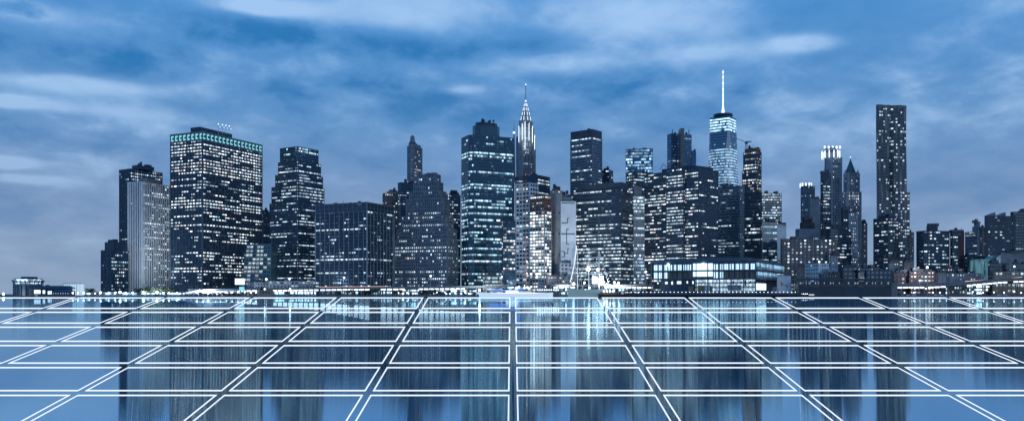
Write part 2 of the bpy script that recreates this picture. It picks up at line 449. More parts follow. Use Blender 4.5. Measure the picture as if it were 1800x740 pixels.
# ------------------------------------------------------------------ the glass panels in front
def panels():
    d = 2.6; K = .6115; VH = 273.0; slope = (HY - VH) / F
    gm = glowmat('white_edge_added_glow', (.93, .97, 1), .9, False)  # emission added so the plain frames stay white under the blue dusk
    pm = bpy.data.materials.new('clear_panel_glass'); pm.use_nodes = True; nt = pm.node_tree; nt.nodes.clear()
    out = N(nt, 'ShaderNodeOutputMaterial'); tr = N(nt, 'ShaderNodeBsdfTransparent'); gl = N(nt, 'ShaderNodeBsdfGlossy')
    tr.inputs[0].default_value = (.97, .985, 1, 1); gl.inputs['Roughness'].default_value = .02
    mx = N(nt, 'ShaderNodeMixShader'); mx.inputs[0].default_value = .02
    nt.links.new(tr.outputs[0], mx.inputs[1]); nt.links.new(gl.outputs[0], mx.inputs[2]); nt.links.new(mx.outputs[0], out.inputs[0])
    bounds = [522.6, 545, 571, 603, 641.5, 690, 748]
    pitch = K * d; x_seam = Xp(902, 1) * 0
    seam = [(901 - CX) / F]
    rn = ['farthest row', 'second farthest row', 'third farthest row', 'third nearest row', 'second nearest row', 'nearest row']
    on = ['first', 'second', 'third', 'fourth', 'fifth', 'sixth', 'seventh']
    for r in range(6):
        ya, yb = bounds[r], bounds[r + 1]
        Ya = F * d / (ya - VH); Yb = F * d / (yb - VH)
        sc = lambda y: (y - VH) ** 2 / (F * d)
        ga = 0 if r == 0 else 2.5 + .2 * r; gb = 2.5 + .2 * r
        far = Ya - ga / sc(ya); near = Yb + gb / sc(yb)
        for k in range(-7, 7):
            cx = (k + .5) * pitch + .012
            # visible?
            pxs = [CX + F * (cx + e * pitch / 2) / Yv for e in (-1, 1) for Yv in (far, near)]
            if max(pxs) < 0 or min(pxs) > 1800: continue
            x0 = cx - pitch / 2 + .040; x1 = cx + pitch / 2 - .040
            z = lambda Y: CZ - d + slope * Y
            side = 'left' if k < 0 else 'right'; idx = (-k - 1) if k < 0 else k
            cy = (far + near) / 2
            t = thing('solar_module', f'solar panel with white edges given added glow, {on[idx]} {side} of centre seam, {rn[r]}',
                      'solar panel', (cx, cy, z(cy)), 'white edged glass panels laid out in a tilted grid')
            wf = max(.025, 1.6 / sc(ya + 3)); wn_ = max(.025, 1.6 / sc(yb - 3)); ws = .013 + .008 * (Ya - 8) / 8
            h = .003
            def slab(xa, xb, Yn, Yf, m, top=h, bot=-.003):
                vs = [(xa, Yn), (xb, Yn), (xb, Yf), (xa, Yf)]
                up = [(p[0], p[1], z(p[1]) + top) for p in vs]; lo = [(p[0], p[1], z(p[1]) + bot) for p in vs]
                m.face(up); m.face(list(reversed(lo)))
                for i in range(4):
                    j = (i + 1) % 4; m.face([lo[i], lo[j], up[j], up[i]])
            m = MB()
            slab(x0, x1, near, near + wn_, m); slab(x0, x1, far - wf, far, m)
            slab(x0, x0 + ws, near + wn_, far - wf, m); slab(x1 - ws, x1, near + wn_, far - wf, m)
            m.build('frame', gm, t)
            m = MB(); slab(x0 + ws, x1 - ws, near + wn_, far - wf, m, .002, -.002)
            m.build('glass_pane', pm, t)
            drop(t)
panels()
M['darkstone'] = wallmat('dark_stone', (.09, .11, .14), .6)
# ------------------------------------------------------------------ the skyline, left to right
# far-left towers
tower('office_block', 'low dark office block with louvred left side, leftmost high-rise', 1010,
      [(178, 195, 225, 441), (184, 199, 224, 425, 'penthouse:black')], sty('grid', mat='navy', bay=2.6, pw=.8), 6.0, ratio=.8, p=.35, br=1.4, sf=[1.3, 0, 0, .1])
t = tower('office_tower', 'tall dark tower with lit penthouse behind the white finned tower', 1160,
      [(210, 229, 285, 298), (232, 242, 271, 290, 'penthouse:black')], sty('grid', mat='navy', bay=3, pw=.7), 5.2, yb=440, ratio=.5, p=.16, br=1.1, sf=[1.4, 0, 0, .2],
      rows=[(305, .95, 1.2), (311, .7, 1.2), (317, .6, 1.2)])
t2 = tower('office_tower', 'glassy tower with bright white vertical fins on its right side', 1030,
      [(226, 250, 300, 321), (243, 258, 283, 313, 'penthouse:steel')], sty('fins', mat='white', spm='navy', bay=3.7, pw=1.5, pp=.9, sp=.3, ps=.05, mix=.7, win='W'), 4.9, ratio=.45, p=.32, br=1.5,
      sf=[1.1, 0, 0, .05], rows=[(393, 1, 1.8), (403, .8, 1.2), (436, 1, 1.6)])
# the big teal-crowned slab
t = tower('office_tower', 'broad dark office slab with teal lit top row and hundreds of white windows', 1000,
      [(300.5, 356, 460, 247)], sty('fins', bay=2.45, every=2, pw=.75, pp=.7, sp=.5, ps=.2, mat='darkstone', spm='navy', mix=.3, par=.2), 5.45, ratio=.5, p=.58, br=2.5, warmth=.65,
      sf=[1.1, 0, 0, 1.0], rows=[(252, .3, 1), (320, .2, 1), (372, .15, 1), (440, .0, 1), (434, .02, 1), (429, .1, 1), (508, .2, 1), (290, .9, 2), (296, .95, 2.1), (301, .9, 2), (274, .85, 2), (280, .8, 2)])
def slab_top():
    a = auto_angle(300.5, 356, 460, 1000, .5, 30)
    fp = footprint(300.5, 356, 460, 1000, a, 30)
    z0 = Zp(247, 1000) + .2; z1 = Zp(231, 1000)
    m = MB(); fo = offset(fp, .8)
    m.prism(fo, z0, z0 + 1.2); m.prism(fo, z1 - 1.6, z1)
    mid = offset(fp, -.5); m.prism(mid, z0 + 1.2, z1 - 1.6, False)
    rims = []
    for i in range(4):
        p, q = fo[i], fo[(i + 1) % 4]; L = (q - p).length; e = (q - p) / L; nb = max(2, round(L / 6.6)); nn = Vector((-e.y, e.x))
        for b in range(nb + 1):
            c = p + e * min(max(L * b / nb, .6), L - .6); w = e * .55
            m.prism([c - w, c + w, c + w + nn * 1.0, c - w + nn * 1.0], z0 + 1.2, z1 - 1.6, False)
    m.build('top_storey', 'steel', t)
    for i in (0, 3):
        p, q = fo[i], fo[(i + 1) % 4]; L = (q - p).length; e = (q - p) / L; nb = max(2, round(L / 6.6)); nn = Vector((-e.y, e.x))
        for b in range(nb):
            c0 = p + e * (L * b / nb + 1.1) + nn * .9; c1 = p + e * (L * (b + 1) / nb - 1.1) + nn * .9
            g = MB(); za, zb = z0 + 1.9, z1 - 2.2
            for (u0, u1, w0, w1) in ((0, 1, .72, 1), (0, 1, 0, .25), (0, .35, .25, .72), (.35, 1, .45, .72)):
                A = c0.lerp(c1, u0); B = c0.lerp(c1, u1)
                if (u0, w0) == (.35, .45): continue
                g.face([(A.x, A.y, za + (zb - za) * w0), (B.x, B.y, za + (zb - za) * w0), (B.x, B.y, za + (zb - za) * w1), (A.x, A.y, za + (zb - za) * w1)])
            g.build('lit_opening', 'cyan', t)
    fp2 = footprint(335, 352, 408, 1012, a, 30); m = MB(); m.prism(fp2, z1, Zp(222.5, 1010)); m.build('penthouse', 'black', t)
    m = MB()
    xs = [Xp(x, 1025) for x in (384, 391, 397, 403)]; zb = Zp(228, 1025); zt = Zp(219, 1025)
    for i, x in enumerate(xs):
        m.bar((x, 1025, zb - 6), (x, 1025, zt - i * .8), .22)
        if i: m.bar((xs[i - 1], 1025, zt - 3), (x, 1025, zt - 4.5), .15); m.bar((xs[i - 1], 1025, zb), (x, 1025, zt - 4), .15)
    m.build('rooftop_mast', 'white', t)
    m = MB()
    for i, x in enumerate(xs):
        m.ball(x, 1025, zt - i * .8 + .4, .8, 6, 4); m.ball(x + 2, 1025, zt - i * .8 - 3, .5, 6, 4)
    m.build('mast_light', 'crownl', t)
slab_top()
# splayed annexe
def flood(t, x, y, z, tx, ty, tz, e, size=90):
    l = bpy.data.lights.new('facade_flood_and_fill', 'SPOT'); l.energy = e; l.spot_size = R(size); l.spot_blend = 1; l.shadow_soft_size = 1; l.color = (.8, .92, 1)
    o = bpy.data.objects.new('facade_flood_and_fill', l); COL.objects.link(o); o.location = (x, y, z)
    o.rotation_euler = (Vector((tx, ty, tz)) - Vector((x, y, z))).to_track_quat('-Z', 'Y').to_euler()
flood(t2, Xp(280, 985), 985, 5, Xp(278, 1035), 1035, 55, 90000)
flood(t2, Xp(262, 985), 985, 5, Xp(270, 1035), 1035, 90, 90000, 60)
flood(t2, Xp(938, 915), 915, 6, Xp(945, 975), 975, 55, 110000, 80)  # added fill light to brighten the centre towers, no lamp stands here
flood(t2, Xp(990, 915), 915, 6, Xp(990, 975), 975, 60, 90000, 80)  # second added fill for the pale centre towers, no lamp here either
def annexe():
    D = 985; t = thing('annexe_building', 'sloping-sided teal framed annexe beside the big dark slab', 'office building', (Xp(450, D), D + 15, GZ))
    xs0, xs1 = 424, 476; yt, yb_ = 431, 497; st = 8; c = 7
    zt, zb = Zp(yt, D), Zp(yb_, D) - 4
    def X(u, v): return Xp(xs0 + (10 + u * (xs1 - xs0 - 10)) * 1.0 + (1 - v) * -10 * (1 - u), D)
    m = MB(); m.face([(X(0, 0), D + .8, zb), (X(1, 0), D + .8, zb), (X(1, 1), D + .8, zt), (X(0, 1), D + .8, zt)])
    m.prism([(X(0, 0), D + .81), (X(1, 0), D + .81), (X(1, 0), D + 28), (X(0, 0), D + 28)], GZ, zt, True, [(X(0, 1), D + .81), (X(1, 1), D + .81), (X(1, 1), D + 28), (X(0, 1), D + 28)])
    for i in range(c + 1):
        u = i / c; w = .5
        m.face([(X(u, 0) - w, D, zb), (X(u, 0) + w, D, zb), (X(u, 1) + w, D, zt), (X(u, 1) - w, D, zt)])
        m.face([(X(u, 0) - w, D + .8, zb), (X(u, 0) - w, D, zb), (X(u, 1) - w, D, zt), (X(u, 1) - w, D + .8, zt)])
    nf = 10
    for k in range(nf + 1):
        v = k / nf; z = zb + (zt - zb) * v
        m.prism([(X(0, v) - .5, D + .1), (X(1, v) + .5, D + .1), (X(1, v) + .5, D + .8), (X(0, v) - .5, D + .8)], z - .7, z + .7)
    m.build('wall', 'teal', t)
    for k in range(nf):
        b = MB(); v0, v1 = k / nf, (k + 1) / nf
        for i in range(c):
            on = random.random() < (.8 if i < 5 else .25)
            b.face([(X(i / c, v0), D + .6, zb + (zt - zb) * v0), (X((i + 1) / c, v0), D + .6, zb + (zt - zb) * v0),
                    (X((i + 1) / c, v1), D + .6, zb + (zt - zb) * v1), (X(i / c, v1), D + .6, zb + (zt - zb) * v1)], (1.1 * on * random.uniform(.5, 1.4) + .03, .7, random.random() + .01))
        b.build('window_band', 'W', t)
    m = MB(); m.box(X(0, 1) - .6, X(1, 1) + .6, D - .1, D + 28.2, zt + .71, zt + 1.5); m.build('roof', 'teal', t)
annexe()
tower('office_tower', 'narrow dark tower slice between the big slab and the stepped tower', 1190, [(461, 463, 480, 373)], sty('ribbon', mat='granite'), 5, yb=435, ratio=.3, p=.05)
tower('office_tower', 'dark stepped tower with setbacks narrowing to a glassy top', 1020,
      [(473, 523, 574.5, 356), (476.5, 523, 571, 327), (483, 523, 568.5, 306), (488, 523, 565, 284), (491, 523, 561, 259, sty('glass', mat='tealp'))],
      sty('ribbon', mat='navy', bay=2.4, pw=0, sp=.5), 5.2, yb=495, ratio=1, p=.38, br=1.35, warmth=.35, chamfer=1.2, sf=[1.5, .3, .3, .9],
      rows=[(272, .02, 1), (277, .02, 1), (268, .02, 1), (300, .9, 1.6), (345, .9, 1.4), (320, .7, 1.2), (459, .9, 1.5), (468, .8, 1.5)], step=1.5)
t = tower('office_tower', 'low wide black office block with thin pale fins and tall top panels', 955,
      [(555, 645, 692, 371), (555, 645, 692, 356.5, sty('fins', bay=6.6, pw=.9, pp=.5, sp=.08, ps=.1, mat='steel', par=1))],
      sty('fins', bay=2.2, every=3, pw=.6, pp=.6, sp=.4, ps=.05, mat='fin', spm='black', mix=.35, par=.3), 6.0, ratio=1.3, p=.2, br=1.5, warmth=.3, step=0,
      sf=[.7, 0, 0, 1.05], rows=[(366, 0, 0), (360, 0, 0), (369, 0, 0)])
tower('apartment_tower', 'small beige-topped tower just right of the low black block', 1180, [(673, 676, 706, 341), (680, 682, 700, 336, 'penthouse:tan')], sty('punched', mat='brick'), 5, yb=400, ratio=.3, p=.3, warmth=.9)
tower('office_tower', 'dark tower with scattered lights left of the slim stone tower', 1150, [(700, 705, 735, 322)], sty('ribbon', mat='navy', bay=3), 5, yb=410, ratio=.3, p=.3)
t = tower('stone_tower', 'slim old stone tower with small rounded lantern on top', 1250,
      [(709, 724, 746, 318), (714, 724, 744, 258), (716, 724, 742, 252, 'parapet:stone')], sty('grid', mat='stone', bay=3.1, pw=1.5, sp=.35, pp=.5, cw=2), 5.6, yb=330, ratio=.5, p=.3, br=1.6, chamfer=3, warmth=.7)
m = MB(); X, D = Xp(725, 1262), 1262
m.cone(X, D, 5, 4.2, Zp(252, D), Zp(248, D)); m.cone(X, D, 3.4, 3.2, Zp(248, D), Zp(242, D)); m.ball(X, D, Zp(242, D), 3.3, 10, 6); m.bar((X, D, Zp(241, D)), (X, D, Zp(237, D)), .3)
m.build('lantern', 'stone', t)
tower('stepped_building', 'broad pyramid-like stone building stepping back in many tiers', 985,
      [(694, 786, 805, 421), (698, 786, 802.5, 402), (706, 783, 797, 380), (714, 779, 790.5, 350), (719.5, 775, 784, 337), (727, 770, 778.5, 321), (735, 766, 774, 307)],
      sty('grid', mat='stone', bay=2.7, pw=1.1, sp=.42, mix=.75), 6.3, ratio=2.0, p=.22, br=1.7, step=3, sf=[.5, 0, 0, 1],
      rows=[(435, .95, 1.7), (442, .9, 1.6), (455, .5, 1.5), (482, .85, 1.7), (489, .9, 1.6), (495, .6, 1.4), (397, .8, 1.3), (372, .6, 1.3)])
tower('office_tower', 'dark narrow tower between the pyramid-like building and the blue glass tower', 1130, [(783, 786, 809, 343), (790, 792, 807, 338, 'penthouse:black')], sty('grid', mat='black'), 5.2, yb=480, ratio=.3, p=.35)
t = tower('office_tower', 'faceted dark teal glass tower crossed by bright blue light lines', 985,
      [(808.5, 826, 907, 238), (828, 838, 881, 219, 'penthouse:tealp'), (833, 841, 877, 214, 'penthouse:black')],
      sty('glass', mat='tealp', bay=2.2, sp=.3), 5.6, ratio=.55, p=.10, br=1.5, warmth=.15, chamfer=5, sf=[1, .2, .2, 1.2],
      rows=[(y, .92, 1.5 + .6 * (k % 3 == 0)) for k, y in enumerate((271, 323, 328, 353, 362, 374, 385, 396, 407, 423, 439, 447, 458))], step=5)
m = MB()
for px, py in ((860, 214), (866, 213), (849, 214)): m.box(Xp(px, 1000), Xp(px, 1000) + 2, 1000, 1003, Zp(214.2, 1000), Zp(211, 1000))
m.build('roof_plant', 'black', t)
# crown-lit spire tower
def spire_tower():
    D = 1200
    t = tower('spire_tower', 'slender old skyscraper with glowing stepped crown and thin needle', D,
              [(906, 914, 943, 241), (909, 916, 940, 225), (911.5, 917.5, 937.5, 213)], sty('grid', mat='stone', bay=2.6, pw=1.3, sp=.3, pp=.7, ps=.1, cw=2), 5, yb=310, ratio=.4, p=.3, br=1.6, chamfer=3, step=3, warmth=.5)
    X = Xp(924.2, D + 12); Y = D + 12; z = t['_top']
    m = MB(); l = MB()
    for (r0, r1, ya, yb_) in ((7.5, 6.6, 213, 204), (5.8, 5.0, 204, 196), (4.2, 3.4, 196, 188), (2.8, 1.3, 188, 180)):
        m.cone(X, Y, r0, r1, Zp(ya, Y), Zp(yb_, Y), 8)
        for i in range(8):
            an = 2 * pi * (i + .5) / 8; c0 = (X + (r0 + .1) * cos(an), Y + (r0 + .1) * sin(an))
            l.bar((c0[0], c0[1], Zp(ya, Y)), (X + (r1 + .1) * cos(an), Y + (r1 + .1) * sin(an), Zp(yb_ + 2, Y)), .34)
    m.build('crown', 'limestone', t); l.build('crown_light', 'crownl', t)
    m = MB(); m.bar((X, Y, Zp(180, Y)), (X, Y, Zp(150, Y)), .45); m.build('spire', 'metal', t)
    m = MB(); m.ball(X, Y, Zp(149, Y), 1.0); m.ball(X, Y, Zp(178, Y), 1.3); m.build('beacon', 'crownl', t)
    # vertical ribs, their floodlighting put in as emission
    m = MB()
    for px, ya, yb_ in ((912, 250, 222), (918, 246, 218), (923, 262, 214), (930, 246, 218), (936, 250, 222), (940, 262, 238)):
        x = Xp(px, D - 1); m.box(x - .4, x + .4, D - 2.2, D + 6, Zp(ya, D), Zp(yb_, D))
    m.build('rib_added_glow', 'crownl', t)
    D = 1350; X = Xp(903.5, D)
    t = thing('rooftop_spire', 'distant thin spire with one bright light left of the glowing crown', 'spire', (X, D, Zp(320, D)))
    m = MB(); m.cone(X, D, 2.6, .9, Zp(320, D), Zp(236, D), 6); m.cone(X, D, .9, .15, Zp(236, D), Zp(218, D), 6); m.build('mast', 'metal', t)
    m = MB(); m.ball(X, D, Zp(233.5, D), 2.0); m.build('beacon', 'crownl', t)
spire_tower()
tower('office_tower', 'dark flat-topped block behind the construction crane', 1110, [(906, 944, 966, 309)], sty('ribbon', mat='navy', bay=3, pw=0), 5.6, yb=400, ratio=1.2, p=.15, rows=[(318, .9, 1.3), (334, .6, 1.3), (341, .7, 1.2)], sf=[1, 0, 0, .1])
tower('apartment_tower', 'pale blue-white banded tower behind the crane mast', 1000, [(907, 931, 945, 323)], sty('grid', mat='white', bay=5, pw=.9, sp=.4, ps=.6, pp=.4), 7.3, ratio=1.2, p=.55, br=1.1, sf=[.5, 0, 0, 1], warmth=.3)
t = tower('unfinished_tower', 'half-built concrete tower with blazing work lights on its open floors', 965, [(931, 957, 969, 372), (932, 957, 968, 345, sty('grid', mat='rust', bay=3, pw=.7, sp=.35))],
      sty('grid', mat='concrete', bay=4, pw=.7, sp=.2, ps=.3, rowvar=0, mix=.3), 5.6, ratio=1.6, p=.97, br=3.2, sf=[.8, 0, 0, 1.1], warmth=.75,
      rows=[(350, .1, .6), (356, .15, .6), (362, .2, .7), (367, .3, .7), (493, .1, 1), (499, .1, 1)])
t = tower('concrete_tower', 'plain grey windowless tower right of the unfinished tower', 985, [(968, 978, 987, 336), (970, 978, 985, 331, 'penthouse:rust')], sty('grid', mat='concrete', bay=12, pw=6, sp=.92, ps=.5, pp=.52, cw=3, rowvar=0), 40, ratio=1, p=0)
def maze_tower():
    D = 990
    t = tower('windowless_tower', 'pale windowless tower with dark maze-like lines on its wall', D, [(986, 986.2, 1012, 356), (984, 984.2, 1006, 347, 'penthouse:concrete')],
              sty('grid', mat='white', bay=60, pw=0, sp=.97, ps=.4, rowvar=0, cw=1), 60, p=0)
    Y0, Y1 = D - 1.1, D - .6
    def L(pts):
        m = MB()
        for (a, b), (c, d) in zip(pts, pts[1:]):
            xa, xb = sorted((Xp(a, D), Xp(c, D))); za, zb = sorted((Zp(b, D), Zp(d, D))); w = .42
            m.box(xa - w, xb + w, Y0, Y1, za - w, zb + w)
        m.build('dark_line', 'navy', t)
    for path in ([(987.5, 392), (997.5, 392), (997.5, 384), (1003.8, 384), (1003.8, 391.5), (1011, 391.5)],
                 [(987, 411), (996, 411)], [(996, 403), (1005, 403), (1005, 429), (996, 429), (996, 403)], [(1005, 424), (1010.5, 424)],
                 [(987.5, 442), (992, 442), (992, 451.5), (987.5, 451.5)], [(992, 445.5), (998, 445.5), (998, 437.5), (1003.5, 437.5), (1003.5, 444), (1010, 444)],
                 [(996, 463), (996, 459.5), (1008, 459.5)]): L(path)
    tower('low_office', 'grey four-storey block below the maze-lined tower', 960, [(984, 985, 1012, 464)], sty('punched', mat='concrete', bay=4), 6.5, ratio=.2, p=.15, br=.8, cat='building')
    tower('apartment_tower', 'dark jumbled rooftops above and behind the maze-lined tower', 1120, [(975, 978, 1010, 352), (980, 982, 1004, 343)], sty('grid', mat='brick'), 5, yb=400, ratio=.3, p=.2)
maze_tower()
tower('office_tower', 'dark square tower with striped left side, right of the maze-lined tower', 1130,
      [(1003, 1041, 1058, 242), (1003, 1041, 1058, 227, 'top_storey:granite')], sty('ribbon', mat='steel', pw=0, sp=.5), 5.0, yb=345, ratio=1.5, p=.25, br=1.5, step=0, sf=[.6, 0, 0, 1],
      rows=[(246, .97, 1.8), (302, 1, 1.9), (315, .9, 1.5), (277, .9, 1.2)], warmth=.5)
tower('office_tower', 'small dark block behind the ribbon-windowed granite tower', 1180, [(1056, 1071, 1077, 300)], sty('ribbon', mat='black'), 5, yb=340, ratio=1, p=.1)
tower('office_tower', 'wide granite tower with ribbon windows lit in long white strips', 985,
      [(1008, 1092, 1112, 333), (1014, 1092, 1105, 320, 'top_storey:granite')], sty('ribbon', mat='granite', pw=.2, sp=.5, bay=2.6, mix=.3), 6.0, ratio=2.2, p=.5, br=1.7, step=1, sf=[.8, 0, 0, 1],
      rows=[(340, .05, 1), (346, .05, 1)] + [(y, .85, 1.8) for y in (404, 416, 421, 428, 440, 452, 458, 464, 476, 482)])
tower('glass_tower', 'bright blue glass box tower with rows of ceiling lights', 1300, [(1100, 1147.5, 1148, 262.5)], sty('glass', mat='bglass', win='Wb', bay=2.6, sp=.12, mix=.8, rowvar=0), 5.2, yb=315, p=1, br=.55, warmth=0,
      rows=[(280, .7, 1.5), (288, .6, 1.6), (296, .6, 1.2), (303, .5, .8)])
def pole_tower():
    t = tower('glass_tower', 'blue-grey glass tower with a dark central rib and rooftop posts', 1320,
          [(1173, 1180, 1215.5, 236), (1215.5, 1216, 1224, 268)][:1], sty('glass', mat='bglass', win='Wb', bay=2.6, sp=.3), 5, yb=300, ratio=.35, p=.04, br=.5)
    m = MB(); x0, x1 = Xp(1193, 1316), Xp(1199, 1316); m.box(x0, x1, 1300, 1319, Zp(300, 1316), Zp(229, 1316)); m.build('central_rib', 'metal', t)
    m = MB()
    for px in (1182, 1194, 1202, 1211):
        x = Xp(px, 1325); m.bar((x, 1325, Zp(238, 1325)), (x, 1325, Zp(228, 1325)), .7)
    m.build('rooftop_post', 'metal', t)
    tower('glass_tower', 'short glass wing right of the tower with the dark central rib', 1330, [(1216, 1223.5, 1224, 268)], sty('glass', mat='bglass', win='Wb', bay=2.6, sp=.3), 5, yb=300, p=.05)
pole_tower()
tower('office_tower', 'dark low tower left of the massive brown granite block', 1090, [(1102, 1112, 1150, 304)], sty('ribbon', mat='black'), 5.4, yb=345, ratio=.4, p=.3, rows=[(319, .9, 1.3)])
tower('glass_tower', 'slim pale glass tower glowing all over beside the massive granite block', 1010, [(1112, 1114, 1133, 346), (1113, 1115, 1128, 326, 'penthouse:concrete')], sty('glass', mat='fin', win='Wp', bay=2.4, sp=.28, pw=.4), 6.0, ratio=.25, p=.8, br=1.1, warmth=.25,
      rows=[(351, 1, 2.2), (357, 1, 2)])
def granite_block():
    D = 960
    t = tower('office_tower', 'massive brown granite block with shallow bays and white ribbon windows', D, [(1133, 1228, 1262, 297)],
              sty('ribbon', mat='granite', sp=.5, bay=2.7, pw=.25, mix=.35), 5.6, ratio=1.9, p=.55, br=2.1, sf=[.35, 0, 0, 1.1], warmth=.6,
              rows=[(302, .2, 1), (347, 1, 2.6), (352, 1, 1.8), (420, .3, 1)])
    # projecting centre bay
    a = auto_angle(1133, 1228, 1262, D, 1.9, 32)
    C, V_, UV, U = footprint(1133, 1228, 1262, D, a, 32); e = (C - U).normalized(); nn = Vector((e.y, -e.x)); L = (C - U).length
    for u0, u1, k in ((.44, .76, 2.6),):
        p = U + e * L * u0; q = U + e * L * u1
        fp = [p + nn * .5, p + nn * k + e * .1, q + nn * k - e * .1, q + nn * .5]
        facade(t, fp, GZ, Zp(294, D), 5.6 * D / F, sty('ribbon', mat='granite', sp=.5, bay=2.7, pw=.25, mix=.3), None,
               [(Zp(347, D), 1, 2.8), (Zp(352, D), 1, 1.6)], .65, 1.8)
    fp = [U.lerp(C, .3), C.lerp(U, .08), V_.lerp(C, .1), UV.lerp(U, .2)]
    m = MB(); m.prism(offset(fp, -2), Zp(297, D), Zp(289, D)); m.build('penthouse', 'black', t)
    m = MB(); x = Xp(1160, D + 10); m.bar((x, D + 10, Zp(296, D)), (x + 4, D + 10, Zp(286, D)), .35); m.bar((x + 4, D + 10, Zp(286, D)), (x + 8, D + 10, Zp(292, D)), .3); m.build('davit', 'metal', t)
granite_block()
# the tallest tower: square base turning into a chamfered top, with a lit mast
def tall_spire():
    D = 1500; t = thing('supertall_tower', 'tallest blue glass tower with chamfered sides and lit needle mast', 'skyscraper', (Xp(1272, D), D + 25, GZ))
    cx, cy = Xp(1271, D + 28), D + 28; hw0 = 24.5; zt = Zp(206, D); zb = GZ; R0 = Matrix.Rotation(R(9), 2)
    def sect(z):
        k = min(1, max(0, (z - 40) / (zt - 40)))
        # square (corners) morphing to a 45 degree turned square
        pts = []
        for i in range(4):
            an = pi / 4 + i * pi / 2
            c = Vector((cos(an), sin(an))) * hw0 * 1.4142; 
            mid = Vector((cos(an + pi / 4), sin(an + pi / 4))) * hw0
            nxt = Vector((cos(an + pi / 2), sin(an + pi / 2))) * hw0 * 1.4142
            prv = Vector((cos(an - pi / 4), sin(an - pi / 4))) * hw0
            pts.append(c.lerp(mid, k * .999)); pts.append(mid.lerp(c, .001 * 1) if k > .999 else c.lerp(prv, k * .999))
        # order: for each corner, vertex toward prv then toward mid
        out = []
        for i in range(4): out += [pts[2 * i + 1], pts[2 * i]]
        return [Vector((cx, cy)) + R0 @ p for p in out]
    nf = 62; z0 = Zp(335, D); fh = (zt - z0) / 26
    m = MB(); m.prism(sect(zb), zb, z0, False, sect(z0))
    for k in range(26):
        za = z0 + k * fh; zz = za + fh; A, B = sect(za), sect(za + .22 * fh); A1 = offset(A, .15); B1 = offset(B, .15)
        m.prism(A1, za, za + .22 * fh, True, B1)
        b = MB(); P, Q = sect(za + .22 * fh), sect(zz); n = len(P); ypx = HY - (za - CZ) * F / D
        p = .95 if ypx > 262 else (.07 if ypx > 231 else .97); brr = .75 if ypx > 262 else (.4 if ypx > 231 else 1.7)
        if 300 < ypx: brr = .7
        for i in range(n):
            p0, p1, q0, q1 = P[i], P[(i + 1) % n], Q[i], Q[(i + 1) % n]; ln = (q1 - q0).length + (p1 - p0).length
            if ln < 1: continue
            nb = max(1, round(ln / 2 / 3))
            for j in range(nb):
                s0, s1 = j / nb, (j + 1) / nb; a_, b_, c_, d_ = p0.lerp(p1, s0), p0.lerp(p1, s1), q0.lerp(q1, s1), q0.lerp(q1, s0)
                on = random.random() < p
                b.face([(a_.x, a_.y, za + .22 * fh), (b_.x, b_.y, za + .22 * fh), (c_.x, c_.y, zz), (d_.x, d_.y, zz)], ((brr * random.choice((.5, .9, 1.2, 1.6))) if on else .05, .2, random.random() + .01))
        b.build('window_band', 'Wb', t)
    top = sect(zt); m.prism(offset(top, .4), zt, zt + 3)
    m.build('wall', 'bglass', t)
    m = MB(); r = Xp(1288, D) - Xp(1272, D); zc = zt + 3
    m.cone(cx, cy, r * .8, r * .8, zc, zc + 4, 20); m.cone(cx, cy, r + 1, r + 1, zc + 3.5, zc + 7, 20)
    m.build('crown_ring', 'black', t)
    m = MB(); zs = zc + 7; X = cx
    m.cone(X, cy, 3.4, 1.3, zs, Zp(180, D), 10); m.cone(X, cy, 1.2, .9, Zp(180, D), Zp(150, D), 8); m.cone(X, cy, .9, .4, Zp(150, D), Zp(116, D), 8)
    m.build('mast', 'crownl', t)
    m = MB()
    for py in (119, 128, 139, 150, 160, 170): m.cone(X, cy, 1.5, 1.5, Zp(py + 1.8, D), Zp(py, D), 8)
    m.build('mast_collar', 'crownl', t)
    m = MB(); m.bar((cx - 18, cy - 20, zt), (cx - 18, cy - 20, zt + 3.5), .8)
tall_spire()
tower('office_tower', 'grey tower with even horizontal bands of dim windows', 1090, [(1262, 1300, 1308, 328), (1268, 1270, 1298, 323, 'penthouse:black')], sty('ribbon', mat='steel', pw=0, sp=.55, ps=.5, bay=2.3), 5.2, yb=455, ratio=1.8, p=.32, br=.8, sf=[.6, 0, 0, 1], warmth=.3,
      rows=[(399, .6, 1.8)])
t = tower('unfinished_tower', 'tall half-built tower with exposed floors and a crane on top', 1240, [(1305, 1329, 1338, 300), (1307, 1330, 1338, 267), (1309, 1329, 1337, 260, 'core:rust')], sty('grid', mat='granite', bay=3, pw=.5, sp=.42), 5, yb=345, ratio=1.3, p=.45, br=1.2, warmth=.8,
      rows=[(292, 1, 2.2), (297, 1, 2.2), (283, .8, 1.3), (318, .8, 1.5), (324, .8, 1.5)])
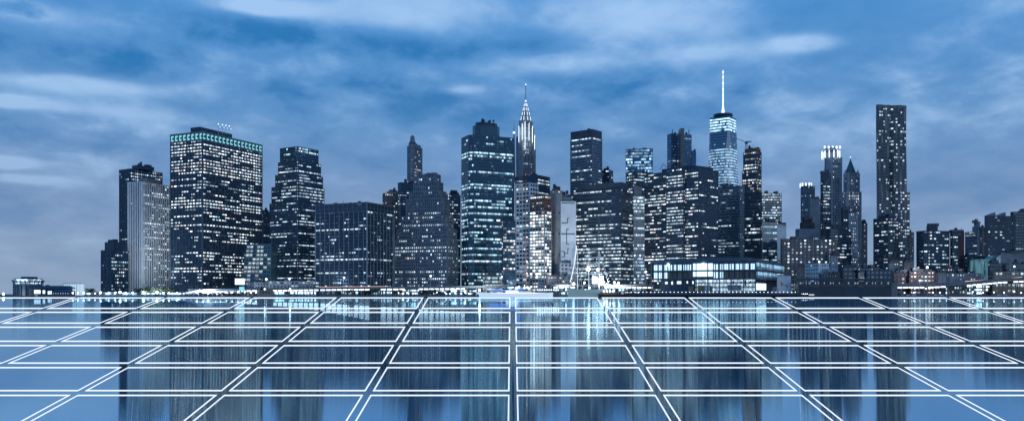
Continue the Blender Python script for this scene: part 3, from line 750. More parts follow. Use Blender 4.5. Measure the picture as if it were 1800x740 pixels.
def crane(name, label, D, px, ybase, ytop, jib, mat='rust', lights=False):
    """lattice mast, slewing cab and luffing jib"""
    X = Xp(px, D); zb, zt = Zp(ybase, D), Zp(ytop, D); w = 1.1
    t = thing(name, label, 'crane', (X, D, zb)); m = MB()
    for sx in (-w, w):
        for sy in (-w, w): m.bar((X + sx, D + sy, zb), (X + sx, D + sy, zt), .22, 4)
    n = max(2, int((zt - zb) / 3)); dz = (zt - zb) / n
    for i in range(n):
        s = 1 if i % 2 else -1
        m.bar((X - w * s, D - w, zb + i * dz), (X + w * s, D - w, zb + (i + 1) * dz), .14, 3); m.bar((X - w, D - w, zb + i * dz), (X + w, D - w, zb + i * dz), .14, 3)
    m.build('mast', mat, t)
    m = MB(); m.box(X - 1.8, X + 1.8, D - 1.8, D + 1.8, zt, zt + 2.4); m.build('cab', mat, t)
    m = MB(); tx, tz = Xp(jib[0], D), Zp(jib[1], D)
    for o in (-.5, .5): m.bar((X, D, zt + 2.2 + o), (tx, D, tz + o * .4), .25, 4)
    k = 14
    for i in range(k):
        f0, f1 = i / k, (i + 1) / k; s = .5 if i % 2 else -.5
        m.bar((X + (tx - X) * f0, D, zt + 2.2 + (tz - zt - 2.2) * f0 + s), (X + (tx - X) * f1, D, zt + 2.2 + (tz - zt - 2.2) * f1 - s), .12, 3)
    m.build('jib', mat, t)
    m = MB(); s = -1 if tx > X else 1; m.box(min(X, X + s * 7), max(X, X + s * 7), D - .8, D + .8, zt + 2.4, zt + 3.6); m.build('counter_jib', mat, t)
    if lights:
        m = MB()
        for i in range(9): m.ball(X + random.choice((-1, 1)) * 1.3, D - 1.5, zb + (zt - zb) * (i + .5) / 9, .55, 6, 4)
        m.build('work_light', 'warmd', t)
    return t
crane('tower_crane', 'small dark crane on top of the tall half-built tower', 1236, 1312, 262, 253, (1293, 243), 'granite')
crane('tower_crane', 'rust coloured crane mast with warm lights in front of pale banded tower', 938, 924, 512, 322, (930, 291), 'rust', True)
tower('office_tower', 'plain dark block under the tall half-built tower', 1060, [(1309, 1337, 1339, 339)], sty('ribbon', mat='granite', sp=.45, pw=.2), 6.3, yb=460, ratio=4, p=.3, br=1.4, rows=[(346, 0, 0), (352, 0, 0), (358, .05, 1), (365, .1, 1), (404, .95, 1.6), (412, .9, 1.6)])
tower('glass_tower', 'glowing grid-windowed glass tower right of the half-built tower', 1270, [(1338, 1339, 1374, 341)], sty('glass', mat='steel', win='Wp', bay=2.4, sp=.4, pw=.3), 4.6, yb=400, ratio=.1, p=.75, br=1.2, warmth=.3,
      rows=[(343, 1, .7), (347, 1, .7)])
tower('office_tower', 'dark teal glass tower with scattered windows above the pier', 1040, [(1338, 1340, 1366, 392)], sty('glass', mat='tealp', bay=2.6), 5.4, yb=505, ratio=.2, p=.3, br=1.1, warmth=.2)
tower('concrete_tower', 'plain pale blue-grey windowless slab right of the dark teal tower', 1100, [(1365, 1366, 1381.5, 396)], sty('grid', mat='white', bay=40, pw=0, sp=.97, ps=.4, rowvar=0), 60, ratio=.3, p=0)
# lit-crown group
def lit_crown(t, px0, px1, y0, y1, D, n=5, r=.8):
    m = MB(); x0, x1 = Xp(px0, D), Xp(px1, D); cx, w = (x0 + x1) / 2, (x1 - x0) / 2
    for i in range(n * 2):
        an = pi * i / n
        m.prism([(cx + w * cos(an) + dx, D + 10 + w * sin(an) + dy) for dx, dy in ((-r, -r), (r, -r), (r, r), (-r, r))], Zp(y0, D), Zp(y1, D))
    m.build('lit_crown', 'crownl', t); m = MB(); m.cone(cx, D + 10, w * .8, w * .7, Zp(y0, D), Zp(y1 + (y0 - y1) * .2, D), 16); m.build('crown_core', 'limestone', t)  # pillars emit in place of floodlights shining on them
t = tower('apartment_tower', 'smaller dark tower with brightly lit crown, left one of two', 1280, [(1408, 1414, 1432, 328)], sty('punched', mat='stone', bay=2.8), 5, yb=390, ratio=.5, p=.3)
lit_crown(t, 1411, 1430, 328, 321, 1282)
tower('stone_tower', 'plain stone block in front of the smaller lit-crown tower', 1190, [(1421, 1424, 1446, 351)], sty('punched', mat='stone'), 5, yb=392, ratio=.3, p=.12)
t = tower('office_tower', 'black narrow tower with diagonal bracing beside the taller lit-crown tower', 1130, [(1443, 1446, 1460, 306)], sty('ribbon', mat='black', bay=2.4), 5.2, yb=400, ratio=.3, p=.45, rows=[(310, 0, 0), (316, 0, 0), (321, .05, 1), (326, .05, 1)])
D = 1127; m = MB()
for k in range(5):
    y0 = 312 + k * 16; xa, xb = Xp(1446.5, D), Xp(1459.5, D); za, zb = Zp(y0, D), Zp(y0 + 16, D)
    m.bar((xa, D, za), (xb, D, zb), .35, 4); m.bar((xb, D, za), (xa, D, zb), .35, 4)
m.build('bracing', 'steel', t)
t = tower('stone_tower', 'tall pale tower with crown of bright pillars, floodlight put in as glow', 1200, [(1447, 1456, 1483, 277)], sty('punched', mat='limestone', bay=2.9, pw=1.2, sp=.4, cw=3), 4.7, yb=400, ratio=.5, p=.12, br=1.4, chamfer=4, rows=[(280, 1, 2), (284, .4, 1)])
lit_crown(t, 1450, 1480, 277, 264, 1200, 6, .55)
m = MB()
for px in (1452, 1459, 1466, 1473, 1479): m.ball(Xp(px, 1200), 1205, Zp(258, 1200), 1.4, 8, 5, 1.5)
m.build('crown_lantern', 'crownl', t)
m = MB(); m.cone(Xp(1465, 1200), 1212, 9, 8, Zp(264, 1200), Zp(258, 1200), 12); m.build('crown_drum', 'limestone', t)
def gothic():
    D = 1180
    t = tower('gothic_tower', 'ornate pale tower tapering to a pointed green copper roof', D, [(1480, 1488, 1513, 338), (1484, 1490, 1510, 306)], sty('punched', mat='limestone', bay=2.6, pw=1.1, sp=.35, cw=1.6, pp=.8), 5, yb=470, ratio=.5, p=.45, br=1.6, step=3, warmth=.7)
    X, Y = Xp(1495, D + 14), D + 14
    m = MB(); m.cone(X, Y, 8.5, 5.5, Zp(306, Y), Zp(300, Y), 4 * 2); m.cone(X, Y, 6.6, .6, Zp(301, Y), Zp(281, Y), 8); m.bar((X, Y, Zp(281, Y)), (X, Y, Zp(277, Y)), .35); m.build('pointed_roof', 'copper', t)
    m = MB(); m.ball(X, Y, Zp(276.5, Y), .9); m.build('beacon', 'crownl', t)
    for px in (1486, 1508):
        m = MB(); x = Xp(px, D + 4); m.cone(x, D + 4, 1.9, 1.6, Zp(312, D), Zp(303, D), 6); m.cone(x, D + 4, 1.7, .1, Zp(303, D), Zp(297, D), 6); m.build('pinnacle', 'limestone', t)
gothic()
tower('stone_tower', 'brightly lit narrow stone block in front of the pointed-roof tower', 1120, [(1489, 1492, 1508, 376)], sty('punched', mat='limestone', bay=2.4), 5, yb=470, ratio=.3, p=.75, br=1.5, warmth=.85)
tower('stone_tower', 'dark slim block left of the brightly lit narrow stone block', 1110, [(1480, 1482, 1490, 371)], sty('grid', mat='black'), 5, yb=470, ratio=.3, p=.1)
t = tower('stone_tower', 'slim grey tower with small pitched cap right of the pointed-roof tower', 1200, [(1513, 1516, 1524, 394)], sty('punched', mat='stone', bay=2.4), 5, yb=470, ratio=.5, p=.3)
m = MB(); m.cone(Xp(1519, 1205), 1206, 4.4, 2.2, Zp(393, 1205), Zp(386, 1205), 4); m.build('cap', 'roof', t)
tower('stone_block', 'stout classical stone block with stepped mansard roof', 1110, [(1392, 1400, 1443, 418), (1398, 1405, 1440, 402, 'attic:stone'), (1406, 1410, 1432, 391, 'attic:roof'), (1411, 1414, 1428, 385, 'mansard:roof')], sty('punched', mat='stone'), 6, yb=440, ratio=.3, p=.1, cat='building')
def housing():
    D = 1010
    t = tower('apartment_block', 'long brown brick apartment block with bright vertical window columns', D, [(1373, 1375, 1470, 421.5)], sty('punched', mat='brick', bay=5.0, pw=2.7, sp=.38, pp=.5, ps=.35, rowvar=0, mix=.9), 5.3, ratio=.08, p=.42, br=1.7, cat='apartments', warmth=.7)
housing()
tower('apartment_tower', 'dark block with scattered windows right of the long brick apartments', 1080, [(1456, 1460, 1496, 404), (1462, 1464, 1486, 397, 'penthouse:black')], sty('ribbon', mat='black', bay=3, mix=.7), 5.2, yb=478, ratio=.3, p=.4, br=1.5)
tower('apartment_block', 'pale end wall block at right end of the brick apartments', 1000, [(1460, 1461, 1472, 450)], sty('punched', mat='limestone', bay=5), 6, ratio=.2, p=.3, cat='apartments')
# rippling steel tower
def ripple():
    D = 1150; t = thing('residential_tower', 'very tall slender tower with rippling steel sides, right part of skyline', 'skyscraper', (Xp(1570, D), D + 15, GZ))
    segs = [(540.5, 1596, 1e9, 337), ]
    def fpz(x0, x1, z, ph):
        A = Vector((Xp(x0, D), D)); B = Vector((Xp(x1, D), D + 6)); n = 14; pts = []
        for i in range(n + 1):
            u = i / n; p = A.lerp(B, u); k = 1.3 * sin(u * 19 + z * .035 + ph) * (.4 + .6 * sin(z * .02 + u * 4) ** 2)
            notch = 3.2 if .47 < u < .56 else 0
            pts.append(Vector((p.x, p.y + k + notch)))
        return pts + [Vector((B.x * (1 + 28 / D) - 1, B.y + 28)), Vector((A.x * (1 + 28 / D) + 1, A.y + 28))]
    fh = 4.3; w = MB()
    for (x0, x1, ya, yb_, base) in ((1541, 1596.5, 337, 190, 0), (1541, 1602, 470, 337, 1)):
        z0, z1 = Zp(ya, D), Zp(yb_, D); nf = round((z1 - z0) / fh); h = (z1 - z0) / nf
        for k in range(nf):
            za = z0 + k * h; A = fpz(x0, x1, za, 0); n = len(A); C0 = fpz(x0, x1, za + .42 * h, 0)
            out = offset(A, .35); out2 = offset(C0, .35)
            w.prism(out, za, za + .42 * h, True, out2)
            b = MB(); B = fpz(x0, x1, za + h, 0)
            for i in range(n):
                p, q, p2, q2 = C0[i], C0[(i + 1) % n], B[i], B[(i + 1) % n]; nb = max(1, round((q - p).length / 3))
                rb = (.45 if base and i > 5 else .20) * random.choice((.3, 1, 1, 1.6))
                for j in range(nb):
                    s0, s1 = j / nb, (j + 1) / nb; P, Q, T_, U = p.lerp(q, s0), p.lerp(q, s1), p2.lerp(q2, s1), p2.lerp(q2, s0)
                    on = random.random() < rb
                    b.face([(P.x, P.y, za + .42 * h), (Q.x, Q.y, za + .42 * h), (T_.x, T_.y, za + h), (U.x, U.y, za + h)], (random.uniform(.7, 2.4) if on else .03, .6, random.random() + .01))
                if i < 15:   # mullion fin between bays
                    e = (q - p).normalized(); nn = Vector((e.y, -e.x)); c = p
                    w.prism([c - e * .45 + nn * .45, c + e * .45 + nn * .45, c + e * .45, c - e * .45], za + .42 * h, za + h, False)
            b.build('window_band', 'W', t)
        if not base:
            T_ = offset(fpz(x0, x1, z1, 0), .5); w.prism(T_, z1, z1 + 4.5)
        else:
            w.prism(offset(fpz(x0, x1, GZ, 0), .2), GZ, z0, False)
    w.build('wall', 'fin2', t)
M['fin2'] = wallmat('rippled_steel', (.13, .14, .16), .35, .15)
ripple()
tower('apartment_tower', 'rounded banded apartment tower in front of the rippling steel tower', 1010, [(1533, 1566, 1582, 384), (1540, 1566, 1578, 379, 'penthouse:black')], sty('ribbon', mat='granite', sp=.5, ps=.7, pw=.3, bay=3, mix=.7), 5.3, yb=478, ratio=1.5, p=.4, br=1.6, chamfer=3.5, warmth=.6)
tower('apartment_tower', 'reddish dim tower half hidden right of the rippling steel tower', 1160, [(1583, 1600, 1606, 409)], sty('punched', mat='brick'), 5, yb=470, ratio=1, p=.25)
BR = dict(rows=(), )
tower('apartment_tower', 'broad dark balcony tower with central column of lit windows', 985, [(1609, 1627, 1671, 407), (1625, 1632, 1652, 397, 'penthouse:black')], sty('ribbon', mat='black', sp=.45, ps=.9, pw=.3, bay=3, mix=.8), 5.6, yb=478, ratio=.45, p=.4, br=1.6, chamfer=3, sf=[1.3, 0, 0, .15], warmth=.5)
tower('apartment_tower', 'narrow dark tower with bright lower windows right of balcony tower', 1000, [(1671, 1674, 1684, 410)], sty('ribbon', mat='black', bay=2.6, mix=.8), 5.6, yb=478, ratio=.4, p=.3)
tower('apartment_tower', 'plain dark red slab beside the narrow dark tower', 1010, [(1683, 1684, 1694, 410)], sty('grid', mat='redbrick', bay=20, pw=0, sp=.95, rowvar=0), 50, ratio=.3, p=0)
tower('stone_tower', 'pale grey setback tower standing alone before the far right block', 1220, [(1697, 1718, 1727, 408), (1709, 1719, 1725, 398, 'setback:stone'), (1712, 1719, 1723, 391, 'turret:stone')], sty('ribbon', mat='stone', pw=0, sp=.6, bay=3), 4.6, yb=450, ratio=1.5, p=.15, br=1, sf=[.2, 0, 0, 1])
tower('apartment_tower', 'slim block with warm window edge beside the far right block', 1150, [(1722, 1727, 1732, 404)], sty('punched', mat='brick', bay=2.6), 4.8, yb=450, ratio=.5, p=.4, warmth=.8)
t = tower('apartment_tower', 'broad dark apartment block with balcony bands at the right edge', 985, [(1731, 1733, 1786, 381)], sty('ribbon', mat='granite', sp=.45, ps=.9, pw=.3, bay=3.2, mix=.8), 5.2, yb=450, ratio=.05, p=.12, br=1.4, chamfer=2)
def skylights(t):
    D = 1000; m = MB()
    for px in (1741, 1759):
        x0, x1 = Xp(px - 5, D), Xp(px + 9, D); z = Zp(379, D); m.face([(x0, D, z), (x1, D, z), (x1, D, z + 4)]); m.face([(x0, D + 9, z), (x1, D + 9, z + 4), (x1, D + 9, z)])
        m.face([(x0, D, z), (x1, D, z + 4), (x1, D + 9, z + 4), (x0, D + 9, z)]); m.face([(x1, D, z), (x1, D + 9, z), (x1, D + 9, z + 4), (x1, D, z + 4)])
    m.build('sloped_skylight', 'steel', t)
skylights(t)
tower('apartment_tower', 'taller dark block cut off by the right edge', 990, [(1779, 1781, 1850, 374), (1790, 1792, 1840, 370, 'penthouse:black')], sty('ribbon', mat='granite', sp=.45, ps=.8, pw=.3, bay=3.2, mix=.8), 5.2, yb=450, ratio=.05, p=.10, br=1.3)
M['hallg'] = glowmat('softly_lit_glass', (.6, .82, 1), .75, False)
M['hallw'] = glowmat('glowing_blue_white_pane', (.62, .86, 1), 1.5, False)
M['pierw'] = glowmat('glowing_blue_window', (.55, .8, 1), 1.25, False)
M['Wlob'] = winmat('lobby_glass', (.3, .35, .4), .4, gain=1.1)
M['hullg2'] = glowmat('green_hull_added_glow', (.35, .6, .66), .22, False)  # floodlight on the tall ship's hull put in as emission
M['blueclad'] = wallmat('blue_grey_cladding', (.07, .12, .18), .4)
M['tealcl'] = wallmat('teal_roof_sheet', (.08, .15, .18), .5)
M['tealdk'] = wallmat('dark_teal_paint', (.015, .05, .075), .5)
M['dimw'] = glowmat('dim_window', (.6, .8, 1), .35, False)
M['warm2'] = glowmat('warm_cabin', (1, .8, .75), .7, False)
M['lampsc'] = glowmat('blazing_screen', (.78, .92, 1), 3.0)
M['crownlo'] = glowmat('lit_interior', (.88, .95, 1), .8)
# ------------------------------------------------------------------ waterfront
def low(name, label, D, xl, xc, xr, y, st='punched', mat='stone', fp=6.5, p=.2, br=1.2, cat='building', ratio=.3, warmth=.5, dep=18, clutter=None, **k):
    return tower(name, label, D, [(xl, xc, xr, y)], sty(st, mat=mat, **k), fp, p=p, br=br, ratio=ratio, dep=dep, warmth=warmth, cat=cat, clutter=(fp > 5 if clutter is None else clutter))
def frontal(xl, xr, D, dep=14):
    return [Vector((Xp(xl, D), D)), Vector((Xp(xr, D), D)), Vector((Xp(xr, D), D + dep)), Vector((Xp(xl, D), D + dep))]

def far_left():
    D = 940
    t = thing('round_pavilion', 'round dark pavilion with lit upper drum and overhanging roof, far left', 'pavilion', (Xp(36, D), D + 14, GZ))
    cx, cy = Xp(37, D), D + 14; r = (Xp(58, D) - Xp(14, D)) / 2
    m = MB(); m.cone(cx, cy, r * .98, r * .98, GZ, Zp(500, D), 20)
    for i in range(20):
        an = 2 * pi * i / 20; x, y = cx + (r + .8) * cos(an), cy + (r + .8) * sin(an)
        m.bar((x, y, GZ), (x, y, Zp(493, D)), .45, 4); m.bar((x, y, Zp(497, D)), (x + 1.6 * cos(an + .4), y + 1.6 * sin(an + .4), Zp(492, D)), .35, 4)
        m.bar((x, y, Zp(497, D)), (x + 1.6 * cos(an - .4), y + 1.6 * sin(an - .4), Zp(492, D)), .35, 4)
    m.build('wall', 'navy', t)
    m = MB()
    for i in range(28):
        a0, a1 = 2 * pi * i / 28, 2 * pi * (i + 1) / 28
        for za, zb in ((Zp(499.6, D), Zp(496.4, D)), (Zp(496, D), Zp(490.5, D))):
            m.face([(cx + r * .92 * cos(a0), cy + r * .92 * sin(a0), za), (cx + r * .92 * cos(a1), cy + r * .92 * sin(a1), za),
                    (cx + r * .92 * cos(a1), cy + r * .92 * sin(a1), zb), (cx + r * .92 * cos(a0), cy + r * .92 * sin(a0), zb)], (random.choice((.5, 1.2, 2.6)), .1, random.random() + .01))
    m.build('window_band', 'Wp', t)
    m = MB(); m.cone(cx, cy, r * 1.04, r * .98, Zp(490.5, D), Zp(489, D), 20); m.cone(cx + 1, cy, r * .62, r * .58, Zp(489, D), Zp(486, D), 16); m.build('roof', 'black', t)
    D = 930
    t = thing('ferry_shed', 'long low dark shed with overhanging roof beside the round pavilion', 'building', (Xp(85, D), D + 8, GZ))
    m = MB(); m.prism(frontal(52, 116, D), GZ, Zp(507, D)); m.build('wall', 'navy', t)
    m = MB(); m.prism(frontal(50, 120, D - 2, 18), Zp(506.9, D), Zp(502, D), True, frontal(52, 115, D + 1, 10)); m.prism(frontal(80, 84, D + 3, 4), Zp(502.2, D), Zp(500.5, D)); m.build('roof', 'black', t)
    for a, b, y0, y1 in ((60, 71, 516, 509.5), (75, 79, 516, 510), (84, 88, 517, 511.5), (89, 90.5, 517, 511), (62, 66, 520, 519)):
        m = MB(); m.prism(frontal(a, b, D - .3, .28), Zp(y0, D), Zp(y1, D)); m.build('lit_window', 'crownl', t)
    D = 922
    t = thing('domed_shed', 'small dark barrel-roofed shed with a row of tiny lights', 'building', (Xp(108, D), D + 6, GZ))
    m = MB(); m.prism(frontal(92, 124, D, 10), GZ, Zp(513, D)); m.build('wall', 'granite', t)
    m = MB(); m.prism(frontal(91, 125, D - .5, 11), Zp(512.9, D), Zp(508, D), True, [p for p in frontal(97, 118, D + 3, 4)]); m.build('roof', 'navy', t)
    m = MB()
    for i in range(7): m.ball(Xp(94 + i * 4.3, D), D - .4, Zp(515.6, D), .35, 6, 4)
    m.build('eaves_light', 'crownl', t)
    D = 950
    t = thing('lit_hall', 'brightly lit white glass hall with slanting roof, left shore', 'building', (Xp(132, D), D + 10, GZ))
    fp = footprint(112, 135, 148, D, R(35), 20)
    m = MB(); m.prism(fp, GZ, Zp(499, D)); m.build('glass_wall', 'hallg', t)
    m = MB(); fo = offset(fp, .5); m.prism(fo, Zp(499, D), Zp(497.6, D))
    for i in (0, 3):
        for j in range(7):
            p = fo[i].lerp(fo[(i + 1) % 4], j / 6); m.bar((p.x, p.y, GZ), (p.x, p.y, Zp(499, D)), .22, 4)
    m.build('roof', 'white', t)
far_left()

def curve_deck(name, label, pts, D, depth, thick, ucolor, ncol, lit, kind='highway', mat='concrete', rail=None):
    """elevated road: pts = [(px, py of the deck top)]"""
    t = thing(name, label, kind, (Xp(pts[0][0], D), D + depth / 2, GZ))
    m = MB()
    for (a, ya), (b, yb_) in zip(pts, pts[1:]):
        xa, xb, za, zb = Xp(a, D), Xp(b, D), Zp(ya, D), Zp(yb_, D)
        v = [(xa, D, za - thick), (xb, D, zb - thick), (xb, D, zb), (xa, D, za), (xa, D + depth, za - thick), (xb, D + depth, zb - thick), (xb, D + depth, zb), (xa, D + depth, za)]
        for f in ((0, 1, 2, 3), (5, 4, 7, 6), (3, 2, 6, 7), (4, 5, 1, 0)): m.face([v[i] for i in f])
        m.face([v[i] for i in (0, 3, 7, 4)]); m.face([v[i] for i in (1, 5, 6, 2)])
        v = [(xa, D - .25, za - .1), (xb, D - .25, zb - .1), (xb, D - .25, zb + .9), (xa, D - .25, za + .9)]
        m.face(v); m.face([(xa, D - .25, za + .9), (xb, D - .25, zb + .9), (xb, D + .05, zb + .9), (xa, D + .05, za + .9)])
    m.build('deck', mat, t)
    def yat(px):
        for (a, ya), (b, yb_) in zip(pts, pts[1:]):
            if a <= px <= b: return ya + (yb_ - ya) * (px - a) / (b - a)
        return pts[-1][1]
    x0, x1 = pts[0][0], pts[-1][0]
    for i in range(ncol + 1):
        px = x0 + (x1 - x0) * i / ncol; X = Xp(px, D); zt = Zp(yat(px), D) - thick
        m = MB(); m.box(X - .5, X + .5, D + 2, D + 3.2, GZ - .3, zt - .8); m.box(X - .5, X + .5, D + depth - 3, D + depth - 2, GZ - .3, zt - .8)
        m.box(X - .7, X + .7, D + 1, D + depth - 1, zt - .79, zt - .02); m.build('column', 'steel', t)
    for (a, b) in lit:
        n = max(1, int((b - a) / 9))
        for i in range(n):
            pa = a + (b - a) * (i + .12) / n; pb = a + (b - a) * (i + .88) / n; z = Zp(yat((pa + pb) / 2), D) - thick
            m = MB(); m.box(Xp(pa, D), Xp(pb, D), D + .6, D + 1.6, z - 1.35, z - .05); m.build('light_strip', 'strip', t)
    if rail:
        m = MB(); z = lambda px: Zp(yat(px), D)
        m.bar((Xp(rail[0], D), D + 4, z(rail[0]) + 1.0), (Xp(rail[1], D), D + 4, z(rail[1]) + 1.0), .28, 4); m.build('tail_light_line', 'warm', t)
    return t
curve_deck('elevated_highway', 'long elevated highway with white lights underneath, left half of the shore', [(330, 509), (400, 508), (480, 507), (600, 505.5), (700, 504.6), (800, 504), (850, 503.2), (905, 501)],
           928, 20, 1.6, None, 34, [(338, 398), (402, 462), (478, 560), (562, 650), (668, 712), (735, 800), (800, 818)], rail=(560, 680))
curve_deck('elevated_highway', 'short elevated highway section with white lights behind the tall ship', [(968, 501.5), (1060, 501), (1150, 502)], 930, 20, 1.6, None, 10, [(972, 1012), (1062, 1148)])
curve_deck('elevated_highway', 'elevated highway rising to the right edge above lit parking', [(1565, 499.5), (1640, 499), (1700, 496), (1760, 490.5), (1812, 488)], 925, 24, 3.0, None, 12, [(1578, 1626), (1632, 1664), (1700, 1772), (1782, 1810)], rail=(1700, 1800))
def pale_ramp():
    D = 922; t = thing('highway_ramp', 'pale curved ramp roof rising beside the big dark slab', 'ramp', (Xp(350, D), D, GZ))
    m = MB(); fp = frontal(326, 420, D, 5); top = [Zp(511.5, D)] * 4
    zl, zr = Zp(513, D), Zp(508, D); n = 10
    for i in range(n):
        a, b = 326 + 94 * i / n, 326 + 94 * (i + 1) / n; f = lambda q: 508.5 + 5 * (1 - min(1, (q - 326) / 40)) ** 2
        za, zb = Zp(f(a), D), Zp(f(b), D)
        m.face([(Xp(a, D), D, za - 2.2), (Xp(b, D), D, zb - 2.2), (Xp(b, D), D, zb), (Xp(a, D), D, za)])
        m.face([(Xp(a, D), D, za), (Xp(b, D), D, zb), (Xp(b, D), D + 5, zb), (Xp(a, D), D + 5, za)])
    m.build('roof', 'white', t)
pale_ramp()

# screens and small waterfront buildings
def screen(label, D, a, b, y0, y1, mat, post=True):
    t = thing('billboard', label, 'screen', (Xp((a + b) / 2, D), D, GZ))
    m = MB(); m.prism(frontal(a, b, D, .8), Zp(y0, D), Zp(y1, D)); m.build('lit_face', mat, t)
    m = MB(); m.prism(frontal(a - .6, b + .6, D + .81, .6), Zp(y0 + .6, D), Zp(y1 - .6, D))
    for x in (a + 2, b - 2): m.bar((Xp(x, D), D + 1.1, GZ), (Xp(x, D), D + 1.1, Zp(y0, D)), .4, 4)
    m.build('backing_frame', 'teal', t)
screen('bright white billboard screen in front of the big dark slab', 918, 413, 429.5, 500, 489.5, 'screen')
screen('small teal lit panel just under the white billboard', 915, 420.5, 429, 510, 504, 'cyan')
screen('bright white square screen beside the tall ship masts', 912, 1041, 1051, 498.5, 487, 'lampsc')
screen('tall white lit tent panel right of the square ship screen', 914, 1052.5, 1061, 500.5, 484.5, 'lampsc')
t = low('custom_house', 'low pale two-storey building with hipped dark roof by the highway', 948, 436, 447, 471, 497.5, mat='limestone', fp=5.5, p=.1, ratio=.6, bay=4)
m = MB(); D = 948; fp = footprint(436, 447, 471, D, R(45), 18); m.prism(offset(fp, .6), Zp(497.5, D) + 1.25, Zp(492.5, D), True, offset(fp, -5)); m.build('hipped_roof', 'roof', t)
low('terminal_building', 'long pale low building with two rows of small square windows', 960, 470, 472, 556, 495.5, mat='limestone', fp=6.5, p=.25, ratio=.1, bay=4.2, warmth=.8)
low('lobby_building', 'glowing glass lobby under the teal glass tower', 950, 849, 852, 897, 487, 'glass', 'tan', 6.5, .95, 1.4, ratio=.2, warmth=.4)
low('office_building', 'low facade mirroring warm lights at foot of the teal glass tower', 955, 882, 884, 906, 389, 'glass', 'tealp', 5.5, .55, 1.5, ratio=.2, warmth=.95, cat='building')
low('brick_warehouse', 'low dark brown brick row behind the white ship', 950, 960, 962, 1008, 487, mat='brick', fp=6.5, p=.08, ratio=.12, bay=3.5)
low('brick_warehouse', 'low brown brick block right of the slim glowing tower', 945, 1131, 1133, 1147, 497, mat='brick', fp=6.5, p=.4, ratio=.2, bay=3.5)
t = low('kiosk', 'small beige waterfront hut under the left highway', 916, 453, 455, 480, 512, mat='tan', fp=12, p=.2, ratio=.3, bay=3)

